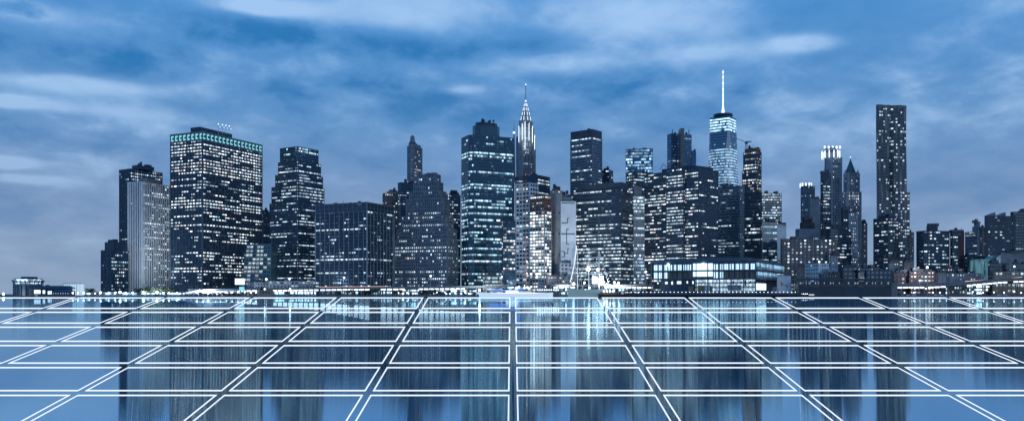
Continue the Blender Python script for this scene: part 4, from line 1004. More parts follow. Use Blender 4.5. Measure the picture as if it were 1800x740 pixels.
# the pier and its two-storey lit hall
def pier():
    D = 850; dt = 4.0
    t = thing('pier_deck', 'dark timber pier deck on piles under the lit pier hall', 'pier', (Xp(1250, D), D + 60, 0))
    m = MB(); m.prism([(Xp(1098, D), D - 8), (Xp(1405, D), D - 8), (Xp(1400, D) + 60, D + 190), (Xp(1098, D) + 10, D + 70)], 1.6, dt); m.build('deck', 'navy', t)
    m = MB()
    for i in range(60):
        x = Xp(1099, D) + i * 2.92; m.bar((x, D - 7, -1), (x, D - 7, 1.7), .32, 5)
    m.build('pile_row', 'granite', t)
    m = MB()
    for i in range(70):
        x = Xp(1100, D) + i * 2.45; m.bar((x, D - 7.6, dt), (x, D - 7.6, dt + 1.1), .07, 4)
    m.bar((Xp(1100, D), D - 7.6, dt + 1.1), (Xp(1400, D), D - 7.6, dt + 1.1), .09, 4); m.build('railing', 'white', t)
    m = MB()
    for i in range(44): x = Xp(1101, D) + i * 3.86; m.ball(x, D - 7.0, dt + .7, .3, 6, 4)
    m.build('deck_light', 'lampw', t)
    D = 860
    a = R(28); t = thing('pier_hall', 'wide two-storey pier hall with glowing square windows and bright ground floor', 'building', (Xp(1329, D), D, dt))
    C = Vector((Xp(1329, D), D)); u = Vector((-cos(a), sin(a))); v = Vector((sin(a), cos(a)))
    def U(px): return (F * C.x - (px - CX) * D) / ((px - CX) * sin(a) + F * cos(a))
    def V(px): return ((px - CX) * D - F * C.x) / (F * sin(a) - (px - CX) * cos(a))
    L, W = U(1146), 150
    H = lambda y: Zp(y, D)
    def fbox(u0, u1, d0, d1, z0, z1, m):   # front face block; d = proud distance
        P = lambda uu, dd: C + u * uu - v * dd
        q = [P(u1, d1), P(u0, d1), P(u0, d0), P(u1, d0)]; m.prism(q, z0, z1)
    def sbox(v0, v1, d0, d1, z0, z1, m):
        P = lambda vv, dd: C + v * vv - u * dd
        q = [P(v0, d1), P(v1, d1), P(v1, d0), P(v0, d0)]; m.prism(q, z0, z1)
    fp = [C, C + v * W, C + v * W + u * L, C + u * L]
    m = MB(); m.prism(fp, H(489.5), H(456)); inner = offset(fp, -7); m.prism(inner, dt, H(489.4))
    for k in range(17): fbox(L * k / 16 - .35, L * k / 16 + .35, .01, 1.3, H(489), H(458), m)
    fbox(-.5, L + .5, .01, 1.5, H(475.6), H(473.6), m); fbox(-.5, L + .5, .01, 1.6, H(490.6), H(488), m); fbox(-.6, L + .6, .01, 1.6, H(460), H(456), m)
    for y0, y1 in ((490.6, 488), (476, 473.5), (460, 456)): sbox(-.5, W, .01, 1.6, H(y0), H(y1), m)
    m.build('wall', 'blueclad', t)
    for k in range(10):
        m = MB(); uu = L * k / 9; fbox(uu - .45, uu + .45, 1.7, 2.6, dt, H(458), m); m.build('column', 'metal', t)
    m = MB(); m.prism(offset(fp, -10), H(456), H(451)); m.build('rooftop_plant', 'tealp', t)
    # windows: eight, glazed hall, eight
    def wins(pa, pb, n, lits):
        for j, (y0, y1) in enumerate(((473.2, 463), (488, 477))):
            for i in range(n):
                w0, w1 = U(pa + (pb - pa) * (i + .86) / n), U(pa + (pb - pa) * (i + .12) / n)
                m = MB(); fbox(w0, w1, .02, .55, H(y0), H(y1), m); on = lits[j][i]
                w = m.build('window', 'pierw' if on else 'tan', t)
                m = MB(); fbox((w0 + w1) / 2 - .12, (w0 + w1) / 2 + .12, .56, .8, H(y0), H(y1), m); b = m.build('mullion', 'blueclad', w)
                b.location = -Vector(w['_o']) if '_o' in w else -Vector(t['_o'])
    wins(1149, 1216, 8, ((1,) * 8, (1, 1, 1, 0, 0, 0, 0, 0))); wins(1254, 1328, 8, ((1,) * 8, (1, 1, 0, 0, 0, 0, 0, 0)))
    for y0, y1 in ((473.2, 461.5), (485, 476.2)):
        n = 10
        for i in range(n):
            m = MB(); fbox(U(1219 + 34 * (i + .93) / n), U(1219 + 34 * (i + .05) / n), .02, 1.9, H(y0), H(y1), m); m.build('glass_pane', 'hallw', t)
    m = MB(); n = 20
    for i in range(n):
        a0 = W * i / n + .5; a1 = W * (i + 1) / n - .5
        for y0, y1 in ((473.2, 461), (487.6, 477)):
            P = [C + v * a0 - u * .3, C + v * a1 - u * .3]
            m.face([(P[0].x, P[0].y, H(y0)), (P[1].x, P[1].y, H(y0)), (P[1].x, P[1].y, H(y1)), (P[0].x, P[0].y, H(y1))], (random.choice((.35, .6, 1.0)), .1, random.random() + .01))
    m.build('side_glazing', 'Wb', t)
    # ground floor: dark left part, blazing right part
    m = MB(); fbox(U(1148), U(1216), -6.9, -5.5, dt, H(490.7), m) if False else None
    m = MB(); uu0, uu1 = U(1326), U(1219); fbox(uu0, uu1, -6.99, -6.5, dt, H(490.8), m); m.build('back_wall', 'white', t)
    m = MB(); zz = [dt, H(506), H(498), H(490.8)]
    for i in range(34):
        for k in range(3):
            A = C + u * (uu0 + (uu1 - uu0) * i / 34) - v * -6.4; B = C + u * (uu0 + (uu1 - uu0) * (i + 1) / 34) - v * -6.4
            m.face([(B.x, B.y, zz[k]), (A.x, A.y, zz[k]), (A.x, A.y, zz[k + 1]), (B.x, B.y, zz[k + 1])], (random.choice((.5, .8, 1.2)) * (1.0, .8, 1.4)[k], .45, random.random() + .01))
    m.build('glazed_ground_floor', 'Wlob', t)
    for i in range(18):
        m = MB(); uu = uu0 + (uu1 - uu0) * i / 17; fbox(uu - .12, uu + .12, -6.3, -5.9, dt, H(490.7), m); m.build('mullion', 'navy', t)
    for px0, px1, y0, y1, mt in ((1226, 1237, 513, 501, 'tan'), (1238, 1247, 513, 500.5, 'white'), (1247, 1251, 513, 502, 'tan'), (1278, 1301, 510, 500.5, 'limestone'), (1209, 1217, 513, 503, 'tan')):
        m = MB(); fbox(U(px1), U(px0), -4, -1, max(dt, H(y0)), H(y1), m); m.build('kiosk', mt, t)
    for px0, px1, y0, y1 in ((1152, 1154, 498, 495), (1166, 1170, 498, 494), (1177, 1180, 499, 493.5), (1187, 1194, 498, 493), (1204, 1206, 497, 493), (1214, 1216, 498, 493)):
        m = MB(); fbox(U(px1), U(px0), -6.9, -6.2, H(y0), H(y1), m); m.build('lit_opening', 'crownl', t)
    for px0, y0, y1 in ((1286, 498, 494), (1300, 498, 494.5), (1307, 502, 492), (1316, 498, 493.5), (1325, 498, 493.5)):
        m = MB(); fbox(U(px0 + 2), U(px0 - 1), -6.4, -6.0, H(y0), H(y1), m); m.build('wall_opening', 'navy', t)
    for i in range(6):
        m = MB(); sbox(W * .08 + i * 12, W * .08 + i * 12 + 9, -6.9, -6.4, dt + 3, H(497), m); m.build('lit_opening', 'screen', t)
    for px in (1176, 1237):
        m = MB(); P = C + u * U(px) - v * 2.8; m.ball(P.x, P.y, H(462.5), 1.0); m.build('flood_lamp', 'lampb', t)
    t = thing('pier_shed', 'plain pale wall block at the right end of the pier hall', 'building', (Xp(1378, 900), 905, dt))
    m = MB(); m.prism(footprint(1366, 1382, 1390, 900, R(50), 20), GZ, Zp(484, 900)); m.build('wall', 'white', t)
    m = MB(); m.prism(offset(footprint(1366, 1382, 1390, 900, R(50), 20), .6), Zp(484, 900), Zp(482.8, 900)); m.build('roof', 'navy', t)
    # gangway stage
    t = thing('landing_stage', 'pale fenced landing stage with railings at right end of the pier', 'landing stage', (Xp(1372, D), D - 4, dt))
    m = MB(); m.prism(frontal(1357, 1389, D - 2, 8), dt, dt + .5)
    for i in range(12): m.bar((Xp(1358 + i * 2.7, D), D - 2, dt), (Xp(1358 + i * 2.7, D), D - 2, Zp(505, D)), .22, 4)
    m.bar((Xp(1358, D), D - 2, Zp(505, D)), (Xp(1388, D), D - 2, Zp(505, D)), .2, 4); m.build('railing', 'white', t)
    m = MB(); m.bar((Xp(1372, D), D, Zp(497, D)), (Xp(1392, D), D, Zp(508, D)), .35, 4); m.bar((Xp(1374, D), D, Zp(504, D)), (Xp(1374, D), D, Zp(495, D)), .4, 4); m.build('gantry_arm', 'black', t)
pier()

# long dark barge-like pier shed
def barge():
    D = 868; t = thing('covered_barge', 'long dark two-deck covered barge moored right of the pier', 'barge', (Xp(1485, D), D + 8, 0))
    m = MB(); m.prism(frontal(1405, 1567, D, 16), 0, Zp(507, D)); m.build('hull', 'tealdk', t)
    m = MB(); m.prism(frontal(1403, 1566, D + .6, 14), Zp(507, D), Zp(503.5, D)); m.prism(frontal(1403, 1566, D - .2, 16), Zp(502.8, D), Zp(500.2, D)); m.prism(frontal(1404, 1565, D + 2, 12), Zp(500.2, D), Zp(495, D))
    for i in range(42): m.bar((Xp(1404 + i * 3.9, D), D, Zp(507, D)), (Xp(1404 + i * 3.9, D), D, Zp(490, D)), .2, 4)
    m.build('deckhouse', 'black', t)
    m = MB(); m.prism(frontal(1400, 1567, D - .5, 17), Zp(492.5, D), Zp(489.2, D)); m.build('roof', 'navy', t)
    for i in range(30):
        if random.random() < .35: continue
        a = 1406 + i * 5.3; m = MB(); m.prism(frontal(a, a + random.choice((1.2, 2, 3)), D + 1.6, .35), Zp(499, D), Zp(496, D)); m.build('window', 'dimw', t)
    m = MB(); m.prism(frontal(1566.5, 1578, D + 1, 12), 0, Zp(497, D)); m.build('end_block', 'concrete', t)
    t = thing('work_boat', 'small low work boat with pinkish deck light near the dark barge', 'boat', (Xp(1427, 840), 840, 0))
    D = 840; X0, X1 = Xp(1419, D), Xp(1434, D)
    m = MB(); m.prism([(X0 - 1, D), (X0 + 1, D - 2), (X1 - 1, D - 2), (X1 + 1.5, D), (X1 - 1, D + 2), (X0 + 1, D + 2)], 0, 1.6); m.build('hull', 'navy', t)
    m = MB(); m.box(X0 + 2, X1 - 2, D - 1.4, D + 1.4, 1.6, 2.7); m.build('cabin', 'warm2', t)
    t = thing('floating_dock', 'narrow lit floating dock stretching from the pier end', 'dock', (Xp(1400, 845), 845, 0))
    m = MB(); m.prism(frontal(1385, 1421, 845, 4), .3, 2.4); m.build('deck', 'navy', t)
    m = MB()
    for i in range(12): m.ball(Xp(1386 + i * 3, 845), 845.4, 3.0, .35, 6, 4)
    m.build('deck_light', 'lampw', t)
barge()

# low city on the right
low('classical_building', 'small white classical building with three rows of windows above the barge', 930, 1413, 1440, 1456, 465, mat='white', fp=7, p=.1, ratio=2.5, bay=3.2, pw=1.3)
low('brick_house', 'dark low brick house left of the white classical building', 940, 1401, 1402, 1414, 471, mat='brick', fp=7, p=.05, ratio=.4)
t = low('gambrel_house', 'low grey house with sloping roof right of the white classical building', 925, 1440, 1443, 1476, 483, mat='granite', fp=7, p=.35, ratio=.3, warmth=.3)
D = 925; m = MB(); fp = frontal(1441, 1477, D - .5, 16); m.prism(fp, Zp(483, D) + 1.2, Zp(473, D), True, frontal(1447, 1470, D + 5, 5)); m.build('sloped_roof', 'stone', t)
low('warehouse', 'flat black warehouse behind the barge middle', 935, 1480, 1482, 1508, 471, mat='black', fp=8, p=.06, ratio=.25, bay=6)
low('warehouse', 'teal-blue low block behind the barge right half', 932, 1507, 1509, 1522, 480, mat='tealp', fp=8, p=.05, ratio=.4, bay=6)
low('office_building', 'long grey-blue low office block behind the barge', 965, 1505, 1507, 1545, 472, mat='navy', fp=7, p=.15, ratio=.12)
low('warehouse', 'dark low block right above the end of the barge', 930, 1521, 1523, 1568, 477, mat='navy', fp=8, p=.12, br=.8, ratio=.12, bay=5)
low('office_building', 'low grey rooftop block under the rounded banded tower', 985, 1561, 1563, 1580, 463, mat='concrete', fp=7, p=.2, ratio=.3)
t = low('stone_block', 'squat stone block with small dark dome below the rippling tower', 975, 1588, 1590, 1606, 462, mat='brick', fp=7, p=.1, ratio=.3)
X = Xp(1597, 982); m = MB(); m.cone(X, 986, 3.6, 3.4, Zp(462, 982) + 1, Zp(457, 982), 10); m.ball(X, 986, Zp(457, 982), 3.6, 12, 8, 1.2); m.bar((X, 986, Zp(452, 982)), (X, 986, Zp(447, 982)), .4); m.build('dome', 'roof', t)
low('brick_house', 'red brick house with lit windows at the left highway end', 945, 1569, 1571, 1597, 481, mat='redbrick', fp=7, p=.55, br=1.5, ratio=.2, warmth=.95, bay=4, rowvar=0)
t = low('brick_house', 'red brick warehouse with wide low gable and two lit rows', 942, 1597, 1599, 1643, 478, mat='redbrick', fp=7, p=.85, br=1.6, ratio=.15, warmth=.95, bay=4, rowvar=0)
D = 942; z = Zp(478, D) + 1.2
m = MB(); x0, xm, x1 = Xp(1603, D), Xp(1620, D), Xp(1637, D)
for yy in (D - .7,):
    m.face([(x0, yy, z), (x1, yy, z), (xm, yy, Zp(472.5, D))]); m.face([(x0, yy + 12, z), (xm, yy + 12, Zp(472.5, D)), (x1, yy + 12, z)])
    m.face([(x0, yy, z), (xm, yy, Zp(472.5, D)), (xm, yy + 12, Zp(472.5, D)), (x0, yy + 12, z)]); m.face([(xm, yy, Zp(472.5, D)), (x1, yy, z), (x1, yy + 12, z), (xm, yy + 12, Zp(472.5, D))])
m.build('gable_roof', 'redbrick', t)
low('office_building', 'pale grey low block right of the gabled brick warehouse', 950, 1643, 1645, 1662, 481, mat='concrete', fp=7, p=.15, ratio=.3)
low('office_building', 'long flat grey building with a row of lit windows under the highway bend', 955, 1661, 1663, 1724, 482, mat='concrete', fp=7, p=.45, ratio=.1, rowvar=0)
low('office_building', 'dark roofed block behind the pale grey low buildings', 975, 1650, 1652, 1692, 473, mat='granite', fp=7, p=.1, ratio=.15)
low('office_building', 'wide dark glassy block with faint windows below the far right towers', 1000, 1685, 1700, 1733, 452, 'ribbon', 'navy', 7, .2, .7, ratio=.6)
def glass_prism():
    D = 960; t = thing('glass_hall', 'angular teal glass hall with sharp folded roof near right edge', 'building', (Xp(1742, D), D + 12, GZ))
    m = MB(); fp = frontal(1724.5, 1759, D, 24)
    A = [(p.x, p.y) for p in fp]; zl, zm, zr = Zp(455, D), Zp(461, D), Zp(448, D)
    xm = Xp(1740, D); b = [(A[0][0], D), (xm, D), (A[1][0], D), (A[2][0], D + 24), (xm, D + 24), (A[3][0], D + 24)]; zs = [zl, zm, zr, zr, zm, zl]
    for i in range(6):
        p, q = b[i], b[(i + 1) % 6]; m.face([(*p, GZ), (*q, GZ), (*q, zs[(i + 1) % 6]), (*p, zs[i])], (.16, .05, .4))
    m.face([(*b[0], zl), (*b[1], zm), (*b[4], zm), (*b[5], zl)], (.1, .05, .3)); m.face([(*b[1], zm), (*b[2], zr), (*b[3], zr), (*b[4], zm)], (.1, .05, .3))
    m.build('glass_skin', 'Wglow', t)
    m = MB()
    for i in range(9):
        u = i / 8; x = A[0][0] + (A[1][0] - A[0][0]) * u; z = zl + (zm - zl) * min(1, u / .45) if u < .45 else zm + (zr - zm) * (u - .45) / .55
        m.bar((x, D - .3, GZ), (x, D - .3, z), .22, 4)
    for k in range(1, 6): m.bar((A[0][0], D - .3, GZ + k * 6), (A[1][0], D - .3, GZ + k * 6), .18, 4)
    m.bar((A[0][0], D - .3, zl), (xm, D - .3, zm), .4, 4); m.bar((xm, D - .3, zm), (A[1][0], D - .3, zr), .4, 4)
    m.build('mullion_grid', 'white', t)
M['Wglow'] = winmat('glowing_teal_glass', (.05, .15, .19), .2, lo=(.3, .8, .9), gain=1.2)
glass_prism()
low('office_building', 'blank pale grey block above the terraces near right edge', 985, 1758, 1760, 1830, 446, 'grid', 'concrete', 30, 0, ratio=.1, bay=30, pw=0, sp=.96)
low('office_building', 'dark terraced block right of the angular glass hall', 952, 1738, 1740, 1773, 464, 'ribbon', 'granite', 7, .15, ratio=.2)
low('office_building', 'white-railed terrace building at the right edge', 950, 1767, 1769, 1830, 466, 'ribbon', 'concrete', 6.5, .25, ratio=.1, ps=.8)
low('arcade_building', 'low building with bright arched windows under the terraces', 940, 1746, 1748, 1830, 479, 'punched', 'tan', 9, .75, 1.2, ratio=.1, bay=5, pw=1.6, warmth=.7, rowvar=0)
low('glass_canopy', 'bright lit stalls seen under the right highway, left bay', 950, 1580, 1581, 1665, 506, 'glass', 'steel', 6, .8, 3.5, clutter=False, ratio=.05, warmth=.4, rowvar=0, mix=.8)
low('glass_canopy', 'bright lit shopfronts seen under the right highway, right bay', 951, 1702, 1703, 1830, 502, 'glass', 'steel', 6, .85, 4.0, clutter=False, ratio=.05, warmth=.6, rowvar=0, mix=.8)
low('glass_canopy', 'lit glass fronts under the left highway beside the beige hut', 952, 482, 483, 556, 513, 'glass', 'steel', 5, .9, 4.8, clutter=False, ratio=.05, warmth=.2, rowvar=0, mix=.8)
low('glass_canopy', 'lit glass fronts under the highway before the pyramid-like building', 952, 695, 696, 738, 509, 'glass', 'steel', 6, .9, 4.8, clutter=False, ratio=.1, warmth=.3, rowvar=0, mix=.8)
low('glass_canopy', 'lit glass fronts behind the quay trees under the low black block', 952, 600, 601, 690, 512, 'glass', 'steel', 5, .4, 3.1, clutter=False, ratio=.05, warmth=.3, rowvar=0, mix=.8)
low('glass_canopy', 'lit shopfront strip right under the highway left of the white ship', 952, 762, 763, 838, 510, 'glass', 'steel', 5, .7, 4.2, clutter=False, ratio=.05, warmth=.4, rowvar=0, mix=.8)
low('glass_canopy', 'strip of lit stalls behind the tall ship', 952, 972, 973, 1098, 508, 'glass', 'steel', 6, .7, 4.0, clutter=False, ratio=.05, warmth=.3, rowvar=0, mix=.8)
low('promenade_shops', 'strip of bright stalls along the shore below the white finned tower', 946, 150, 151, 325, 514.5, 'glass', 'steel', 4, .75, 4.4, clutter=False, ratio=.05, warmth=.2, rowvar=0, mix=.9)
low('promenade_shops', 'bright stalls between the pier and the brick houses by the barge', 915, 1388, 1389, 1404, 500, 'punched', 'tan', 7, .9, 4.4, clutter=False, ratio=.2, warmth=.9, rowvar=0)

# ships
def hull(t, D, px0, px1, z1, wid, mat, bow=.15, sheer=1.0, name='hull'):
    x0, x1 = Xp(px0, D), Xp(px1, D); L = x1 - x0; m = MB(); n = 16
    def sec(i):
        u = i / n; w = wid / 2 * min(1, (u / bow) ** .6 if u < bow else 1, ((1 - u) / .08) ** .5 if u > .92 else 1); w = max(w, .05)
        z = z1 + sheer * ((2 * u - 1) ** 2) * (1.6 if u < .5 else 1); x = x0 + L * u
        return [(x, D - w, z), (x + (1.5 * (1 - u) if u < .5 else 0), D - w * .7, -.3), (x + (1.5 * (1 - u) if u < .5 else 0), D + w * .7, -.3), (x, D + w, z)]
    S_ = [sec(i) for i in range(n + 1)]
    for i in range(n):
        a, b = S_[i], S_[i + 1]
        m.face([a[1], b[1], b[0], a[0]]); m.face([b[2], a[2], a[3], b[3]]); m.face([a[0], b[0], b[3], a[3]])
    m.face(S_[0]); m.face(list(reversed(S_[n]))); return m.build(name, mat, t)
def long_ship():
    D = 875; t = thing('long_white_ship', 'long low white lit ship moored at centre of the shore', 'ship', (Xp(905, D), D, 0))
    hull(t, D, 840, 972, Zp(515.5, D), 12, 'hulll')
    m = MB(); m.prism(frontal(889, 911, D - 3, 6), Zp(515.5, D), Zp(510.5, D)); m.prism(frontal(856, 965, D - 4, 8), Zp(515.4, D), Zp(514.3, D)); m.build('deckhouse', 'lampsc2', t)
    m = MB(); m.prism(frontal(911, 934, D - 2.5, 5), Zp(514.2, D), Zp(510.5, D)); m.build('cabin', 'hull', t)
    m = MB(); m.prism(frontal(860, 904, D - 1, 4), Zp(511.5, D), Zp(509.5, D), True, frontal(862, 912, D, 2)); m.prism(frontal(905, 920, D, 3), Zp(509, D), Zp(505, D)); m.build('blue_awning', 'bluel', t)
    m = MB()
    for px, py in ((908, 506), (912, 504.5), (922, 506), (927, 505), (930, 507)): m.ball(Xp(px, D), D, Zp(py, D), 1.4)
    m.build('deck_lamp', 'crownl', t)
    m = MB(); m.bar((Xp(937.5, D), D, Zp(512, D)), (Xp(937.5, D), D, Zp(459, D)), .35, 6); m.bar((Xp(937.5, D), D, Zp(480, D)), (Xp(944, D), D, Zp(510, D)), .1, 3); m.bar((Xp(937.5, D), D, Zp(480, D)), (Xp(931, D), D, Zp(510, D)), .1, 3); m.build('mast', 'navy', t)
    D = 890; t = thing('grey_ship', 'grey ship superstructure with raked funnel behind the white ship', 'ship', (Xp(955, D), D, 0))
    hull(t, D, 940, 985, Zp(513, D), 10, 'steel')
    m = MB(); m.prism(frontal(943, 962, D - 3, 6), Zp(512.5, D), Zp(505, D)); m.prism(frontal(945, 958, D - 2, 5), Zp(505, D), Zp(500, D)); m.prism(frontal(948, 954, D - 1, 3), Zp(500, D), Zp(497, D)); m.build('superstructure', 'steel', t)
    m = MB(); m.prism(frontal(965, 970, D - 1, 3), Zp(512, D), Zp(497, D), True, frontal(968.5, 970.5, D, 1.5)); m.build('funnel', 'steel', t)
    m = MB()
    for px in range(945, 984, 4): m.ball(Xp(px, D), D - 5.2, Zp(509.5, D), .5, 6, 4)
    m.build('deck_lamp', 'lampw', t)
M['hulll'] = glowmat('white_hull_added_glow', (.62, .8, 1), .75, False); M['lampsc2'] = glowmat('lit_deckhouse', (.85, .94, 1), 1.3, False)  # the white hull emits in place of light falling on it
long_ship()
def tall_ship():
    D = 880; t = thing('tall_ship', 'three-masted tall ship with floodlight glow put into rigging and pale green hull', 'sailing ship', (Xp(1030, D), D, 0))
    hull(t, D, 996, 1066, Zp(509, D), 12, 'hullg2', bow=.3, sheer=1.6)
    m = MB(); x, y = Xp, Zp; m.bar((x(1001, D), D, y(505.5, D)), (x(991, D), D, y(498, D)), .35, 5); m.build('bowsprit', 'white', t)
    for px, top, yards in ((1015, 440, (455, 463, 471, 480)), (1035, 437, (443, 453, 464, 473, 482)), (1053, 441, (452, 463, 481))):
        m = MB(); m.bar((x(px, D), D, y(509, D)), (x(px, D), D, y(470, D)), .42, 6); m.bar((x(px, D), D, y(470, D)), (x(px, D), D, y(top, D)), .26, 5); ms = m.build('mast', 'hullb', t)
        for k, yy in enumerate(yards):
            w = 9 + 2.6 * k; m = MB(); m.bar((x(px - w, D), D - .6, y(yy + .6, D)), (x(px + w * 1.2, D), D - .6, y(yy - .6, D)), .2, 5); b = m.build('yard', 'hullb', t)
    m = MB()
    for a, b in (((1015, 441), (992, 498)), ((1015, 470), (1001, 505)), ((1035, 438), (1015, 508)), ((1035, 460), (1024, 508)), ((1053, 442), (1035, 508)), ((1053, 465), (1066, 507)), ((1035, 440), (1046, 508)), ((1053, 442), (1070, 500)), ((1015, 455), (1024, 508))):
        m.bar((x(a[0], D), D, y(a[1], D)), (x(b[0], D), D, y(b[1], D)), .1, 3)
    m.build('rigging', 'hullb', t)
    m = MB()
    for i in range(26):
        u = i / 25; px = 1013 - 10.5 * u ** 1.5; m.ball(x(px, D), D - .5, y(433 + 62 * u, D), .6, 6, 4)
    for i in range(18):
        u = i / 17; m.ball(x(1013 + 40 * u, D), D - .5, y(436 + 6 * sin(u * pi * 2) ** 2, D), .25, 5, 4)
    for i in range(12):
        u = i / 11; m.ball(x(1053 + 20 * u, D), D - .5, y(443 + 57 * u, D), .3, 5, 4)
    m.build('light_string', 'crownl', t)
    for px, py, r in ((1034, 473, 2.0), (1050, 474, 1.2), (1066, 501, 1.5), (1008, 499, 1.4), (1027, 497, .9), (1036, 506, .8)):
        m = MB(); m.ball(x(px, D), D - 2, y(py, D), r); m.build('flood_lamp', 'lampb', t)
    D = 868; t = thing('harbour_boat', 'small brown harbour boat with lit cabins beside the tall ship', 'boat', (Xp(1078, D), D, 0))
    hull(t, D, 1050, 1103, Zp(518, D), 8, 'rust', sheer=.8)
    m = MB(); m.prism(frontal(1056, 1084, D - 2.4, 5), Zp(517.5, D), Zp(513.5, D)); m.build('cabin', 'tan', t)
    m = MB(); m.prism(frontal(1054, 1088, D - 2.8, 5.6), Zp(513.4, D), Zp(512.8, D)); m.build('cabin_roof', 'white', t)
    for px in (1061, 1066.5, 1072, 1077.5):
        m = MB(); m.ball(x(px, D), D - 3.2, Zp(511.8, D), .8); m.build('lantern', 'lampw', t)
M['hullb'] = glowmat('spar_added_glow', (.6, .8, 1), .6, False)  # masts, yards and rigging emit so they look floodlit
tall_ship()
def glow(x, y, z, e, r):
    # the beam a shore lamp throws inland, over the pavement and the lower fronts
    l = bpy.data.lights.new('lamp_glow', 'SPOT'); l.energy = e; l.shadow_soft_size = r; l.color = (.78, .9, 1); l.spot_size = R(150); l.spot_blend = .5
    o = bpy.data.objects.new('lamp_glow', l); COL.objects.link(o); o.location = (x, y, z); o.rotation_euler = (R(100), 0, 0)
for px, py, D, e in ((1034, 473, 876, 90000), (1066, 500, 872, 40000)): glow(Xp(px, D), D + 3, Zp(py, D), e, 1.0)

# street lamps on the shore
def lamp(px, py, D, label, r=.8, gm='lampw', grp='white lamps standing along the shore', arm=False):
    X = Xp(px, D); zt = Zp(py, D); t = thing('street_lamp', label, 'street lamp', (X, D, GZ), grp)
    m = MB(); m.bar((X, D, GZ - .3), (X, D, zt), .16, 6); m.cone(X, D, .35, .2, GZ - .3, GZ + .8, 8); m.build('pole', 'white' if py < 500 else 'metal', t)
    m = MB(); m.ball(X, D, zt + r * .6, min(r, .55 + r * .4), 10, 6); m.build('lamp_globe', gm, t)
    if r > 1.25:
        glow(X, D + r + .3, zt + r * .6, 11000 * r * r, .5)
lamp(6, 517.8, 915, 'bright flood lamp at the far left edge of the shore', 1.4, 'lampb')
for px, py, D, lb, r in (
    (468, 492, 925, 'tall white street lamp above the hipped-roof building', 1.3), (509, 491, 925, 'tall white street lamp before the long pale low building', 1.0),
    (465, 509, 922, 'short lamp at the highway edge under the hipped-roof building', .9), (510, 509, 922, 'short lamp at the highway edge below the long pale building', .9),
    (605, 489, 925, 'tall street lamp before the left part of the low black block', 1.0), (757, 486, 925, 'tall street lamp before the pyramid-like stone building', 1.0),
    (843, 511, 905 + 4, 'bright lamp at the left end of the white ship', 1.5), (882, 487, 935, 'tall lamp in front of the glowing glass lobby', .7),
    (1080, 498, 915, 'left one of two flood lamps right of the tall ship', 1.5), (1087, 499, 915, 'right one of two flood lamps right of the tall ship', 1.7),
    (1135, 479, 925, 'upper tall lamp beside the left end of the pier hall', 1.1), (1630, 471, 922, 'very bright tall lamp over the gabled brick warehouse', 1.3),
    (1617, 494, 922, 'short warm lamp at the foot of the gabled brick warehouse', .9), (1783, 469, 922, 'tall lamp over the terrace building at right edge', .8),
    (1440, 461, 928, 'rooftop lamp on the white classical building', .9)):
    lamp(px, py, D, lb, r, 'lampb' if r > 1.4 else 'lampw')
on = ['first', 'second', 'third', 'fourth', 'fifth', 'sixth', 'seventh', 'eighth', 'ninth', 'tenth', 'eleventh', 'twelfth', 'thirteenth', 'fourteenth', 'fifteenth', 'sixteenth']
for i, (px, r) in enumerate(((128, .9), (137, .8), (147, 1.0), (157, .6), (167, .7), (177, .9), (191, .8), (203, .7), (211, 1.7), (221, 1.0), (233, .8), (252, 1.4), (276, 1.9), (287, 1.0), (297, .9), (311, .8))):
    lamp(px, 515.5 + random.uniform(-1, 1), 912 + (i % 3) * 5, f'{on[i]} low promenade lamp from left, below the left towers', r, 'lampb' if r > 1.3 else 'lampw')
for i, (px, r) in enumerate(((346, 1.3), (357, 1.2), (366, 1.6), (379, .6), (388, .6), (398, .7), (408, .7), (418, .7), (430, .6), (441, .8), (450, .7))):
    lamp(px, 514.5 + random.uniform(-1.3, 1.3), 911 + (i % 3) * 4, f'{on[i]} low lamp from left, before the big dark slab', r, 'lampb' if r > 1.3 else 'lampw')
for i, px in enumerate((700, 716, 730, 741, 768, 782, 800, 818)):
    lamp(px, 515 + random.uniform(-1.2, 1.0), 912 + (i % 2) * 5, f'{on[i]} low lamp from left, before the pyramid-like building', .6)
for i, px in enumerate((1590, 1606, 1640, 1652, 1710, 1728, 1747, 1765, 1783, 1795)):
    lamp(px, 514.3 + random.uniform(-1.2, 1.0), 912 + (i % 2) * 5, f'{on[i]} low lamp from left, under the right highway', .6)

# trees
def tree_meshes(seed, h, w):
    r = random.Random(seed); tr = MB(); z = 0
    tr.cone(0, 0, h * .035, h * .02, 0, h * .5, 6)
    for k in range(5):
        an = r.uniform(0, 6.28); tr.bar((0, 0, h * r.uniform(.25, .45)), (cos(an) * w * .3, sin(an) * w * .3, h * r.uniform(.6, .8)), h * .012, 4)
    cr = MB()
    cl = [(r.gauss(0, w * .2), r.gauss(0, w * .2), h * r.uniform(.45, .9), r.uniform(.12, .24) * w) for _ in range(14)]
    for cx, cy, cz, cr_ in cl:
        for _ in range(60):
            v = Vector((r.gauss(0, 1), r.gauss(0, 1), r.gauss(0, .8))).normalized() * cr_ * r.uniform(.5, 1.1); c = Vector((cx, cy, cz)) + v
            a = Vector((r.gauss(0, 1), r.gauss(0, 1), r.gauss(0, 1))).normalized(); b = a.orthogonal().normalized(); s = r.uniform(.2, .42)
            cr.face([c - a * s, c + b * s * .7, c + a * s, c - b * s * .7])
    t = bpy.data.objects.new('tree', None)
    def mk(m, n, mat):
        me = bpy.data.meshes.new(n); me.from_pydata([tuple(p) for p in m.v], [], m.f); me.materials.append(M[mat]); return me
    return mk(tr, 'trunk', 'bark'), mk(cr, 'crown', 'leaf')
TM = [tree_meshes(i, 8, 8) for i in range(4)]
